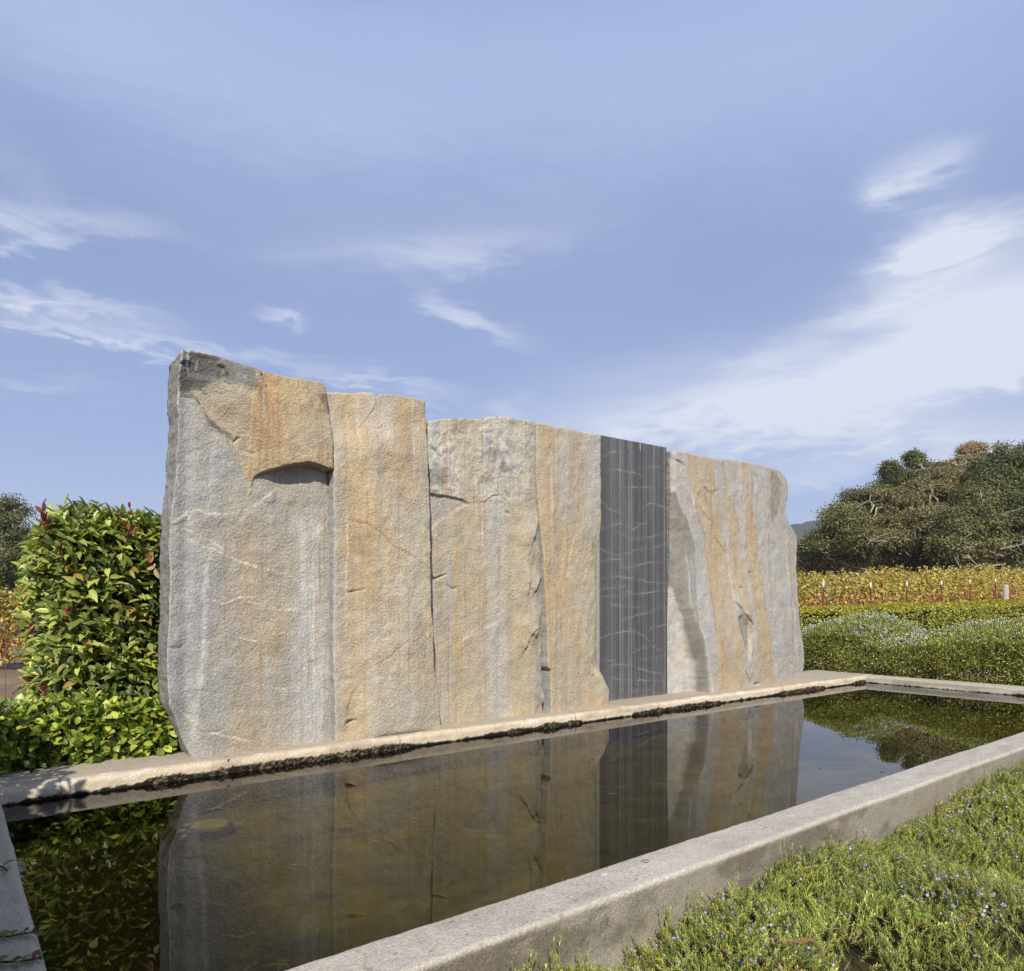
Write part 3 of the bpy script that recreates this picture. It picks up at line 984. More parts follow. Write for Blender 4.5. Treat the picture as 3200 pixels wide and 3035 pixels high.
    for ln in ([(100, 20), (300, 110), (500, 190), (700, 270), (900, 320), (1060, 380), (1180, 440)],
               [(230, 0), (420, 100), (500, 160)], [(380, 520), (520, 550), (640, 500), (740, 510), (900, 590)],
               [(700, 540), (900, 600), (1020, 600), (1150, 610)], [(150, 1300), (400, 1500), (700, 1560)],
               [(620, 800), (760, 835)], [(660, 1130), (840, 1165), (960, 1180)]):
        c = line(c, X, Z, on(C3(ln), Y_1), .008, S(232, 226, 210), .95, seed=11)
    c = line(c, X, Z, ledge, .010, S(220, 208, 184), .9, wob=.008, seed=12)
    c = line(c, X, Z, on(C3([(100, 120), (110, 500), (90, 900), (100, 1250), (180, 1430), (230, 1560)]), Y_1), .012, S(214, 208, 196), .6, seed=13)
    for ln, w in (([(278, 75), (285, 150), (288, 270)], .010), ([(380, 180), (378, 240)], .006), ([(945, 290), (955, 360)], .007), ([(820, 320), (822, 345)], .005),
                  ([(310, 1590), (350, 1700)], .007), ([(220, 1250), (235, 1310)], .010), ([(625, 275), (630, 300)], .005), ([(1400, 430), (1402, 460)], .005),
                  ([(215, 100), (215, 300), (215, 560)], .011)):
        c = line(c, X, Z, on(C2(ln), Y_1), w, WHITE, .95, wob=.008, seed=14)
    c = blend(c, .35 * ss(fbm(X * 1.4, Z * 1.4, 59, 3), .1, .5) * (X < 1.9) * (Z < 2.7), S(158, 158, 158))
    for px_, z_ in ((.05, 0), (.09, 0)):
        k = streaks(X, Z, 34, 61)
        c = blend(c, ss(k, .25, .6) * .35 * warm, S(176, 176, 176))
    c = drips(c, X, Z, 401, 34, 1.2, 2.65, .55, (1.75, 2.75))
    k_ = (sdf(X, Z, cap_poly) < -.02)[..., None]
    c = np.where(k_, drips(c, X, Z, 402, 26, 3.0, 3.8, .8, (1.95, 2.7)), c)
    return finecol(c, X, Z, 63)


L1 = on(C2([(232, 66), (218, 180), (215, 400), (213, 570), (228, 700), (215, 900), (200, 1050), (205, 1200), (165, 1500), (140, 1700)]), Y_1) + \
     on(C3([(100, 110), (112, 400), (105, 600), (98, 800), (88, 900), (90, 1100), (102, 1300), (160, 1400), (205, 1540), (280, 1692)]), Y_1)
R1 = on(C2([(1636, 432), (1655, 560), (1680, 820), (1692, 950), (1700, 1100)]), Y_1 - .11) + on(C3([(1290, 20), (1298, 200), (1303, 480), (1312, 680), (1326, 800), (1330, 1000), (1332, 1300), (1333, 1540)]), 6.185)
T1 = on(C2([(232, 66), (300, 74), (490, 118), (560, 128), (700, 175), (900, 230), (1060, 272), (1200, 305), (1400, 335), (1560, 355), (1600, 395), (1636, 432)]), Y_1 - .03)
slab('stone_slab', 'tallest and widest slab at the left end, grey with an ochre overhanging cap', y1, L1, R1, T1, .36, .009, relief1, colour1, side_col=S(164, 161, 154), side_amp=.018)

# --- slab 2
Y_2 = 6.03
def y2(X, Z): return 6.075 - .075 * ss(X, 2.86, 3.15) + .03 * ss(X, 3.4, 3.9)
rid2 = on(C4([(130, 800), (280, 660), (420, 590), (560, 545), (600, 400)]), Y_2)


def relief2(X, Z):
    d, s, p = pl_dist(X, Z, rid2)
    D = .022 * np.exp(-(d / .16) ** 2) + .010 * fbm(X * 2, Z * 1.5, 70, 3)
    D = D - .05 * ss(ZN(Z), 2.75, 3.05)
    D = scarp(D, X, Z, on(C4([(490, 160), (460, 270), (400, 370), (320, 430)]), Y_2), .022, .10, -1, seed=20)
    rid = on(C5([(300, 80), (380, 260), (480, 470), (540, 600), (500, 760), (420, 900), (350, 1000)]), Y_2)
    D = scarp(D, X, Z, rid, .014, .16, 1, wob=.03, seed=21)
    rid3 = on(C5([(240, 1500), (240, 1380), (280, 1250), (360, 1150)]), Y_2)
    D = scarp(D, X, Z, rid3, .022, .10, 1, seed=22)
    D = crack(D, X, Z, on(C4([(150, 1160), (230, 1220), (400, 1255), (550, 1370), (620, 1460), (750, 1500), (830, 1566)]), Y_2), .006, .006, 23)
    D = crack(D, X, Z, on(C5([(240, 402), (300, 395), (375, 385)]), Y_2), .02, .008, 24)
    D = crack(D, X, Z, on(C5([(400, 1040), (560, 960), (700, 830), (800, 780), (900, 745)]), Y_2), .006, .006, 25)
    D = crack(D, X, Z, on(C5([(238, 1510), (262, 1496), (310, 1482)]), Y_2), .045, .014, 26, wob=.003)
    D = crack(D, X, Z, on(C4([(450, 440), (490, 450), (530, 435)]), Y_2), .012, .008, 27)
    D = D - .05 * np.exp(-(Z - .5) / .02) * ss(X, 3.0, 3.2) * (1 - ss(X, 3.6, 3.8)) * .6
    # facet planes
    D = D + .018 * np.abs(fbm(X * 1.7 + 3, Z * 1.2, 73, 2))
    return D


def colour2(X, Z, D):
    c = np.ones(X.shape + (3,)) * S(206, 192, 162)
    w = fbm(X * 2.2, Z * .9, 76, 4); st = streaks(X, Z, 14, 77)
    c = blend(c, ss(w, -.1, .4) * .7, S(202, 180, 140))
    c = blend(c, ss(-w, .1, .5) * .7, S(198, 190, 172))
    lf = np.exp(-((X - 2.90) / .13) ** 2)
    c = blend(c, lf * (.55 + .4 * st), S(208, 170, 104))
    c = blend(c, np.exp(-((X - 2.98) / .18) ** 2 - ((ZN(Z) - 1.95) / .35) ** 2) * .5, S(180, 136, 78))
    for cxx, ww, z0, z1, a in ((3.02, .035, 2.4, 3.3, .8), (3.42, .10, 2.5, 3.3, .75), (3.78, .018, 2.6, 3.3, .9), (3.83, .008, 2.6, 3.3, .9), (3.68, .02, 1.2, 3.1, .35), (3.28, .014, 1.5, 2.8, .5)):
        k = np.exp(-((X - cxx - .015 * fbm(Z * 3, Z * 0, 5, 3)) / ww) ** 2) * ss(ZN(Z), z0 - .3, z0 + .1) * (1 - ss(ZN(Z), z1, z1 + .2))
        c = blend(c, k * a * (.7 + .4 * st), S(206, 164, 94))
    c = blend(c, np.exp(-((X - 3.91) / .045) ** 2) * ss(ZN(Z), 1.9, 2.2) * .8, S(190, 187, 180))
    c = blend(c, ss(fbm(X * 6, Z * 6, 79, 3), .1, .5) * ss(ZN(Z), 2.85, 3.0) * .55, S(188, 182, 172))
    c = blend(c, np.exp(-((X - 3.30) / .012) ** 2 - ((Z - 2.2) / .5) ** 2) * .7, S(190, 190, 188))
    c = blend(c, ss(fbm(X * 3, Z * 7, 83, 4), .15, .5) * (ZN(Z) < 2.2) * .5, S(222, 208, 176))
    c = blend(c, np.exp(-((X - 3.9) / .10) ** 2) * (ZN(Z) < 2.2) * .35, S(196, 186, 166))
    for ln, f_ in (([(150, 1160), (230, 1220), (400, 1255), (550, 1370), (620, 1460), (750, 1500), (830, 1566)], C4), ([(650, 45), (750, 95), (870, 170), (915, 200)], C5),
                   ([(400, 1040), (560, 960), (700, 830), (860, 770), (900, 745), (940, 800)], C5)):
        c = line(c, X, Z, on(f_(ln), Y_2), .0045, S(170, 108, 52), .95, seed=30)
    c = line(c, X, Z, rid2, .06, S(220, 208, 180), .4, seed=31)
    c = blend(c, np.exp(-np.maximum(X - 2.76, 0) / .02) * (ZN(Z) < 2.5) * .8, S(196, 194, 188))
    c = blend(c, np.exp(-((X - 3.13) / .07) ** 2 - ((Z - .60) / .10) ** 2) * .6, S(196, 194, 192))
    c = drips(c, X, Z, 403, 46, 1.2, 3.75, .6)
    return finecol(c, X, Z, 85)


L2 = on(C4([(70, 104), (80, 300), (98, 500), (108, 640), (112, 800), (112, 1000), (118, 1200), (118, 1566)]), 6.07) + on(C5([(118, 300), (115, 640), (118, 900), (128, 1300), (130, 1635)]), 6.07)
R2 = on(C4([(920, 198), (924, 370), (924, 640), (917, 690), (934, 980)]), Y_2) + on(C5([(918, 30), (925, 420), (935, 600), (950, 760), (945, 860), (955, 1000), (980, 1200), (1000, 1350), (1008, 1500), (1012, 1553)]), Y_2)
T2 = on(C4([(70, 104), (180, 112), (330, 122), (400, 117), (470, 130), (490, 168), (520, 140), (600, 138), (720, 160), (820, 172), (900, 188), (920, 198)]), Y_2)
slab('stone_slab', 'second tallest slab, warm ochre beige, between the overhanging slab and the mottled slab', y2, L2, R2, T2, .42, .009, relief2, colour2, side_col=S(186, 184, 178), side_amp=.006)

# --- slab 3
Y_3 = 6.22
y3 = lambda X, Z: 6.265 - (X - 4.0) * .07
bnd3 = on(C4([(930, 985), (1100, 1012), (1230, 1042), (1300, 1080), (1380, 1060), (1450, 1040), (1530, 1000), (1590, 1060), (1640, 1150)]), Y_3)
facet3 = on(C4([(935, 990), (1100, 1010), (1230, 1042), (1290, 1085), (1180, 1145), (1050, 1222), (985, 1300), (935, 1300)]), Y_3)
brk3 = [on(C4([(1838, 1120), (1845, 1200), (1820, 1300), (1800, 1400), (1786, 1480)]), Y_3), on(C5([(1762, 110), (1742, 220), (1728, 330), (1724, 450)]), Y_3),
        on(C5([(1852, 258), (1815, 310), (1790, 360), (1772, 405)]), Y_3), on(C5([(1838, 665), (1770, 720), (1730, 790), (1692, 885)]), Y_3),
        on(C5([(1815, 690), (1800, 730), (1785, 785)]), Y_3), on(C5([(1882, 1210), (1872, 1290), (1862, 1340)]), Y_3)]


def relief3(X, Z):
    D = .012 * fbm(X * 2, Z * 1.6, 90, 3)
    up = ss(ZN(Z), 2.45, 2.55)
    D = D + up * (.020 * fbm(X * 6, Z * 6, 92, 4, .65)) + up * .012
    D = scarp(D, X, Z, bnd3, .020, .16, 1, wob=.02, seed=41, taper=False)
    sd = sdf(X, Z, facet3)
    D = D - .020 * (1 - ss(sd, -.012, .004))
    for i, b_ in enumerate(brk3):
        D = scarp(D, X, Z, b_, .085, .10, -1 if b_[0][1] > b_[-1][1] else 1, wob=.014, seed=50 + i)
    D = D - .05 * ss(X, 5.18, 5.36) * (ZN(Z) < 2.4) * (1 + .5 * fbm(X * 5, Z * 4, 95, 2))
    D = crack(D, X, Z, on(C5([(945, 290), (985, 292), (1030, 270), (1080, 255)]), Y_3), .03, .010, 60)
    D = crack(D, X, Z, on(C5([(1075, 345), (1130, 380), (1160, 365)]), Y_3), .02, .010, 61)
    D = crack(D, X, Z, on(C4([(960, 600), (1020, 635), (1060, 710)]), Y_3), .022, .016, 62)
    D = crack(D, X, Z, on(C4([(1590, 1150), (1615, 1178)]), Y_3), .03, .012, 63)
    D = scarp(D, X, Z, on(C5([(1170, 835), (1260, 770), (1340, 760), (1400, 700), (1500, 640)]), Y_3), .018, .14, -1, seed=64)
    D = scarp(D, X, Z, on(C4([(1200, 380), (1195, 460), (1240, 470)]), Y_3), .03, .05, 1, seed=65)
    return D


def colour3(X, Z, D):
    c = np.ones(X.shape + (3,)) * S(200, 188, 160)
    st = streaks(X, Z, 15, 110); w = fbm(X * 2.2, Z * 1.0, 111, 4)
    c = blend(c, ss(w, -.1, .4) * .6, S(196, 178, 138))
    def band(x0, x1, colr, a, soft=.02, z0=0, z1=9):
        nonlocal c
        ww = .030 * fbm(Z * 1.3, X * 2, 112, 3) + .018 * fbm(Z * 5, X * 5, 113, 3)
        soft = soft * 1.8; a = a * (.62 + .38 * vnoise(X * 7 + x0 * 20, Z * 1.5, 114)) * .85
        k = ss(X + ww, x0 - soft, x0 + soft) * (1 - ss(X + ww, x1 - soft, x1 + soft)) * (ZN(Z) > z0) * (ZN(Z) < z1)
        c = blend(c, k * a, colr)
    xb = lambda p: on(C5([(p, 600)]), Y_3)[0][0]
    band(xb(1400), xb(1565), S(196, 193, 186), .95, .012)
    band(xb(1240), xb(1395), S(202, 182, 142), .7, .012, 0, 2.35)
    band(xb(1570), xb(1740), S(206, 182, 134), .75, .012, 0, 2.2)
    band(xb(935), xb(1120), S(194, 188, 170), .7, .02, 0, 2.35)
    for p, q, a in ((985, 1000, .8), (1020, 1032, .7), (1140, 1165, .85), (1185, 1196, .6), (1560, 1572, .5), (1395, 1402, .6)):
        band(xb(p), xb(q), S(206, 168, 104), a, .006, 0, 2.38)
    up = ss(ZN(Z) + .03 * fbm(X * 6, Z * 6, 114, 3), 2.44, 2.52)
    mot = fbm(X * 5.5, Z * 5.5, 115, 4, .6)
    cu = np.ones(X.shape + (3,)) * S(206, 202, 190)
    cu = blend(cu, ss(mot, .05, .4) * .6, S(150, 148, 144))
    cu = blend(cu, ss(fbm(X * 12, Z * 12, 117, 3), .3, .5) * .55, S(128, 124, 116))
    xu = lambda p: on(C4([(p, 700)]), Y_3)[0][0]
    kw = ss(X, xu(1190), xu(1215)) * (1 - ss(X, xu(1370), xu(1395)))
    cu = blend(cu, kw * .75, S(204, 186, 148))
    cu = blend(cu, ss(X, xu(1600), xu(1620)) * .45, S(198, 184, 154))
    cu = blend(cu, ss(X, xu(1755), xu(1780)) * .6, S(164, 164, 164))
    for p, wd in ((1100, .010), (1165, .004), (1395, .006), (1610, .006), (1745, .004), (945, .005), (1130, .005)):
        cu = blend(cu, np.exp(-((X - xu(p) - .016 * fbm(Z * 3, Z * 0, p, 3)) / wd) ** 2) * .8, S(200, 152, 90))
    c = c * (1 - up[..., None]) + cu * up[..., None]
    sd = sdf(X, Z, facet3)
    c = blend(c, (1 - ss(sd, -.008, .008)) * .9, S(184, 182, 176))
    c = line(c, X, Z, on(C4([(985, 1300), (1050, 1225), (1150, 1160), (1290, 1085)]), Y_3), .006, S(196, 140, 74), 1.0, seed=66)
    c = line(c, X, Z, on(C4([(1300, 1080), (1380, 1065), (1450, 1040), (1530, 1000)]), Y_3), .014, S(224, 206, 170), .7, seed=67)
    c = line(c, X, Z, on(C4([(980, 1000), (985, 1150), (985, 1300)]), Y_3), .006, S(232, 228, 220), .8, seed=68)
    k = np.exp(-np.maximum(X - xb(935), 0) / .03) * (ZN(Z) < 2.45) * (ZN(Z) > 1.5)
    c = blend(c, k * .85, S(182, 180, 172))
    for ln in brk3:
        d, s, p = pl_dist(X, Z, ln)
        c = blend(c, np.exp(-d / .05) * .4, S(164, 160, 152))
    c = line(c, X, Z, on(C5([(1170, 835), (1260, 770), (1400, 700), (1480, 660)]), Y_3), .02, S(216, 212, 204), .3, seed=69)
    c = drips(c, X, Z, 404, 60, 1.0, 3.75, .65)
    return finecol(c, X, Z, 119)


L3 = on(C4([(928, 372), (928, 640), (934, 980)]), 6.26) + on(C5([(920, 30), (926, 420), (935, 600), (948, 760), (948, 1000), (975, 1200), (990, 1400), (1000, 1509)]), 6.26)
L3 = [(min(p[0], 3.97), p[1]) for p in L3]
R3 = on(C4([(1855, 392), (1853, 700), (1858, 960), (1878, 1250), (1890, 1560)]), 6.17) + on(C5([(1882, 100), (1885, 300), (1872, 600), (1878, 900), (1885, 1200), (1885, 1410)]), 6.17)
T3 = on(C4([(920, 374), (1050, 356), (1120, 350), (1170, 350), (1300, 352), (1370, 355), (1430, 340), (1530, 332), (1570, 345), (1600, 350), (1750, 375), (1855, 392)]), Y_3)
slab('stone_slab', 'mottled grey and beige slab with a broken right edge, third from the left', y3, L3, R3, T3, .34, .0095, relief3, colour3, side_col=S(180, 178, 172), side_amp=.005)

# --- slab 4
Y_4 = 6.17
y4 = lambda X, Z: 6.13 + (X - 5.5) * .07
def relief4(X, Z):
    D = .014 * fbm(X * 2.2, Z * 1.4, 120, 3) + .010 * np.abs(fbm(X * 3, Z * 1.3, 122, 2))
    for i, ln in enumerate(([(300, 690), (255, 740), (225, 850), (215, 960)], [(190, 880), (170, 960), (165, 1010)], [(345, 900), (320, 960), (300, 990)])):
        D = scarp(D, X, Z, on(C6(ln), Y_4), .014, .14, 1, wob=.03, seed=70 + i)
    ch = on(C6([(405, 690), (365, 740), (360, 820), (385, 900), (392, 1000), (385, 1100), (392, 1200), (380, 1300), (375, 1400), (370, 1520)]), Y_4)
    d, s, p = pl_dist(X + .02 * fbm(X * 8, Z * 8, 75, 3), Z, ch)
    D = D - .05 * (s > 0) * ss(d, .0, .05) * (1 - ss(Z, 2.30, 2.60)) * (1 - .9 * (1 - ss(Z, .82, 1.0)))
    D = crack(D, X, Z, on(C6([(365, 1460), (362, 1520), (370, 1545)]), Y_4), .03, .012, 76)
    D = scarp(D, X, Z, on(C6([(120, 1490), (145, 1495), (165, 1505)]), Y_4), .004, .05, -1, seed=77)
    D = D + .03 * np.exp(-(((X - 6.28) / .08) ** 2 + ((Z - .66) / .16) ** 2))
    return D


def colour4(X, Z, D):
    c = np.ones(X.shape + (3,)) * S(206, 188, 152)
    st = streaks(X, Z, 13, 130); w = fbm(X * 2.2, Z * 1.0, 131, 4)
    c = blend(c, ss(w, 0, .45) * .5, S(208, 176, 122))
    gz = ss(ZN(Z) + .5 * (X - 5.78) + .12 * fbm(X * 4, Z * 2, 133, 3), 2.15, 2.5) * ss(X, 5.50, 5.58)
    c = blend(c, gz * .85, S(196, 192, 182))
    k = np.exp(-((X - 5.86 - .03 * fbm(Z * 2, Z * 0, 3, 2)) / .05) ** 2) * ss(ZN(Z), 2.0, 2.5)
    c = blend(c, k * .7, S(206, 176, 124))
    k = np.exp(-((X - 5.50) / .022) ** 2) * ss(ZN(Z), 2.1, 2.6)
    c = blend(c, k * .6, S(190, 184, 172))
    c = blend(c, np.exp(-((X - 5.33) / .10) ** 2) * .45, S(208, 172, 112))
    c = blend(c, ss(st, .1, .5) * .35, S(204, 164, 106))
    c = blend(c, ss(-st, .2, .6) * .35, S(192, 186, 174))
    c = line(c, X, Z, on(C6([(300, 690), (255, 740), (225, 850), (215, 960)]), Y_4), .010, S(220, 210, 186), .5, seed=80)
    c = line(c, X, Z, on(C6([(265, 480), (268, 540)]), Y_4), .006, WHITE, .6, seed=81)
    c = line(c, X, Z, on(C6([(362, 655), (366, 685)]), Y_4), .006, WHITE, .9, seed=81)
    c = blend(c, ss(X, 6.10, 6.20) * (ZN(Z) > .9) * (ZN(Z) < 2.1) * .45, S(170, 156, 128))
    c = drips(c, X, Z, 405, 34, 1.2, 3.75, .6)
    return finecol(c, X, Z, 137)


L4 = on(C6([(45, 80), (45, 400), (58, 600), (85, 850), (100, 1100), (108, 1300), (112, 1480), (128, 1500), (130, 1745)]), 6.13)
R4 = on(C6([(412, 146), (412, 640), (406, 720), (398, 860), (405, 900), (396, 1100), (398, 1220), (402, 1440), (416, 1500), (440, 1570), (466, 1612), (462, 1697)]), 6.20)
T4 = on(C6([(45, 80), (100, 90), (140, 104), (200, 108), (260, 120), (350, 135), (412, 146)]), Y_4)
slab('stone_slab', 'tan slab directly left of the dark polished slab', y4, L4, R4, T4, .36, .0095, relief4, colour4, side_col=S(188, 188, 184), side_amp=.004)

# --- slab 5: dark, sawn and honed
Y_5 = 6.40
L5 = on(C6([(398, 145), (398, 1690)]), Y_5); R5 = on(C6([(798, 218), (803, 1637)]), Y_5)
T5 = on(C6([(398, 143), (798, 218)]), Y_5)
VEINS = [[(415, 680), (470, 670), (520, 655), (560, 665), (600, 690), (650, 660), (690, 650)], [(415, 1075), (520, 1068), (650, 1058), (720, 1050), (797, 1035)],
         [(530, 910), (610, 905), (680, 880), (740, 880), (775, 870)], [(430, 970), (520, 960), (600, 970), (690, 990), (797, 1000)],
         [(415, 1315), (480, 1285), (560, 1275), (620, 1275), (660, 1300), (700, 1330)], [(530, 1210), (600, 1190), (690, 1165), (740, 1140), (797, 1140)],
         [(430, 1510), (500, 1465), (590, 1465), (640, 1490), (700, 1505), (770, 1515)], [(460, 340), (530, 350), (600, 360), (660, 385)],
         [(550, 830), (620, 805), (700, 800), (797, 770)], [(600, 745), (700, 735), (797, 700)], [(660, 560), (690, 543), (740, 540), (797, 575)],
         [(415, 880), (470, 855), (540, 865)], [(600, 1400), (640, 1380), (700, 1352), (770, 1385)], [(640, 1440), (700, 1430), (797, 1410)], [(700, 1260), (797, 1235)],
         [(415, 1030), (480, 1028), (560, 1015)], [(415, 520), (480, 580), (560, 605)], [(560, 450), (640, 445), (700, 448)], [(540, 240), (500, 240), (430, 265)],
         [(470, 1120), (540, 1130), (660, 1140)], [(440, 1540), (600, 1555), (770, 1560)], [(600, 1620), (700, 1610)], [(415, 800), (460, 820), (520, 840)],
         [(560, 1045), (600, 1048)], [(690, 330), (760, 330)], [(420, 1445), (500, 1440)], [(500, 690), (540, 720), (600, 745)]]


def colour5(X, Z, D):
    c = np.ones(X.shape + (3,)) * S(102, 101, 100, .72)
    xx = lambda p: on(C6([(p, 900)]), Y_5)[0][0]
    s1 = fbm(X * 55, Z * .5, 140, 3, .7); s2 = fbm(X * 16, Z * .4, 141, 3, .6)
    tone = .12 * s1 + .22 * s2
    c = c * (1 + tone)[..., None]
    for p, w, a, z0 in ((480, .03, .35, 0), (530, .010, .75, 0), (545, .02, .3, 0), (580, .008, .8, 0), (594, .012, .5, 0), (500, .006, .4, 0), (665, .006, .5, 0), (680, .008, .45, 0),
                        (722, .02, .35, 0), (785, .014, .45, 0), (460, .006, .3, 0), (640, .02, .18, 0), (750, .006, .2, 0)):
        wv = .004 * fbm(Z * 1.2, X * 0 + p, 149, 3)
        k = np.exp(-np.abs((X + wv - xx(p)) / (w * .8)) ** 1.4) * a * .85 * (.55 + .45 * vnoise(Z * 2.3, X * 30, p)) * (.8 + .5 * vnoise(X * 300, Z * 2, 7))
        c = blend(c, k, S(188, 188, 190, .8))
    fs = ss(fbm(X * 150, Z * .5, 146, 3, .9) + .25 * fbm(X * 40, Z * 3, 148, 2), .12, .6) * ss(fbm(X * 9, Z * .5, 147, 3), -.25, .35)
    c = blend(c, fs * .46, S(182, 182, 184, .8))
    c = blend(c, ss(X, xx(610), xx(620)) * (1 - ss(X, xx(655), xx(665))) * .25, S(70, 66, 64, .7))
    for i, v_ in enumerate(VEINS):
        d, s, p = pl_dist(X + .010 * fbm(X * 14, Z * 14, i, 3), Z + .014 * fbm(X * 16, Z * 10, i + 3, 3), on(C6(v_), Y_5))
        k = np.exp(-(d / .0036) ** 2) * (.05 + .95 * ss(vnoise(X * 10, Z * 10, i + 9) + .4 * fbm(X * 60, Z * 60, 4, 2), .2, .9)) * np.sin(np.pi * np.clip(p, .06, .94)) ** .3
        k2 = np.exp(-(d / .022) ** 2) * .10
        c = blend(c, np.maximum(k * .72, k2 * .5), S(206, 203, 196, .8))
    sp = vnoise(X * 170, Z * 170, 33) > .955
    c = blend(c, sp * .5, S(200, 200, 200))
    c = line(c, X, Z, on(C6([(645, 190), (646, 212), (647, 232)]), Y_5), .007, WHITE, .95, wob=.003, seed=3)
    c = blend(c, np.exp(-(Z - ZR) / .012) * .5, S(170, 165, 155))
    c = blend(c, 1 - ss(X, xx(410), xx(413)), S(176, 172, 162))
    c = c * (1 + .16 * fbm(X * 60, Z * 60, 144, 2))[..., None]
    return c


slab('stone_slab', 'dark polished slab with pale wavy veins, standing between rough tan slabs', lambda X, Z: Y_5 + 0 * X, L5, R5, T5, .30, .0075,
     lambda X, Z: 0 * X, colour5, mat=M_basalt, rough_amp=.03, edge=.004, side_col=S(150, 150, 148), side_amp=.002)

# --- slab 6
Y_6 = 6.25
def y6(X, Z): return 6.44 - .0 * X + .0 * Z
dk6 = [(95, 400), (150, 390), (180, 500), (220, 560), (240, 640), (270, 750), (280, 900), (285, 1150), (310, 1250), (345, 1420), (380, 1702), (255, 1692), (235, 1500), (200, 1350), (165, 1180), (110, 1010), (60, 950), (60, 600)]
def on6(L):
    out = []
    for px, py in C7(L):
        y = 6.2
        for _ in range(3):
            z = at(px, py, y=y)[2]; y = 6.44 - (.13 + .17 * (1 - ss(z, .9, 2.6)))
        out.append(tuple(at(px, py, y=float(y))[[0, 2]]))
    return out


dk6w = on(C7(dk6[:1]), 6.38) + on6(dk6[1:11]) + on(C7(dk6[11:]), 6.40)
lt6 = on(C7([(60, 1000), (110, 1010), (165, 1180), (200, 1350), (235, 1500), (255, 1695), (60, 1720)]), 6.42)
inner6 = [(p[1], p[0]) for p in on(C7([(95, 400), (95, 950), (110, 1010), (165, 1180), (200, 1350), (235, 1500), (255, 1692)]), 6.40)]
outer6 = [(p[1], p[0]) for p in on6([(150, 390), (240, 640), (275, 800), (285, 1150), (310, 1250), (345, 1420), (380, 1702)])]


def relief6(X, Z):
    iz = np.array(sorted(inner6)); oz = np.array(sorted(outer6))
    xi = np.interp(Z, iz[:, 0], iz[:, 1]); xo = np.interp(Z, oz[:, 0], oz[:, 1])
    wob = .02 * fbm(X * 5, Z * 5, 150, 3)
    r = np.clip((X + wob - xi) / np.maximum(xo - xi, .05), 0, 1)
    zlow = 1 - ss(Z, .9, 2.6)
    full = .13 + .17 * zlow                      # how far the main mass stands out
    D = full * r ** .9 + .05 * (1 - zlow) * (1 - r)
    D = D - .17 * ss(X, 8.7, 11.2) * (.35 + .65 * zlow) - .06 * ss(X, 10.6, 11.4)
    D = D + .010 * fbm(X * 1.4, Z * 1.1, 151, 3) + .004 * np.abs(fbm(X * 2.4, Z * 1.4, 152, 2))
    A = .0
    y = 6.2
    D = scarp(D, X, Z, on(C7([(100, 590), (150, 575), (185, 548), (222, 556)]), y), .075, .07, -1, wob=.006, seed=90)
    D = scarp(D, X, Z, on(C7([(92, 414), (120, 402), (152, 392)]), y), .035, .05, -1, wob=.006, seed=91)
    D = crack(D, X, Z, on(C7([(190, 172), (225, 190), (246, 216)]), y), .035, .012, 92)
    D = scarp(D, X, Z, on(C7([(358, 290), (368, 340), (405, 382), (460, 372)]), y), .05, .12, 1, wob=.006, seed=93)
    D = scarp(D, X, Z, on(C7([(340, 430), (365, 505), (410, 570), (440, 670), (480, 740), (522, 806)]), y), .035, .20, 1, wob=.02, seed=94)
    D = scarp(D, X, Z, on(C7([(522, 806), (530, 950), (538, 1060), (560, 1120)]), y), .02, .10, 1, wob=.01, seed=95)
    D = scarp(D, X, Z, on(C7([(545, 1092), (590, 1165), (620, 1205), (658, 1262)]), y), .075, .20, 1, wob=.012, seed=96)
    fl = on(C7([(548, 1225), (560, 1195), (592, 1178), (650, 1262), (662, 1310), (640, 1420), (612, 1540), (580, 1400)]), y)
    D = D - .04 * (1 - ss(sdf(X, Z, fl), -.10, .01))
    D = scarp(D, X, Z, on(C7([(785, 450), (800, 520), (795, 600)]), y), .05, .09, -1, seed=97)
    D = crack(D, X, Z, on(C7([(588, 1008), (615, 1020)]), y), .03, .010, 98)
    D = crack(D, X, Z, on(C7([(662, 912), (684, 915)]), y), .03, .010, 99)
    D = crack(D, X, Z, on(C7([(900, 1500), (910, 1522)]), 6.3), .05, .018, 100)
    D = crack(D, X, Z, on(C7([(655, 1645), (675, 1642), (695, 1640)]), y), .06, .020, 101)
    D = scarp(D, X, Z, on(C7([(880, 700), (905, 860), (912, 1000), (940, 1180), (945, 1400)]), 6.3), .018, .14, 1, seed=102)
    return D


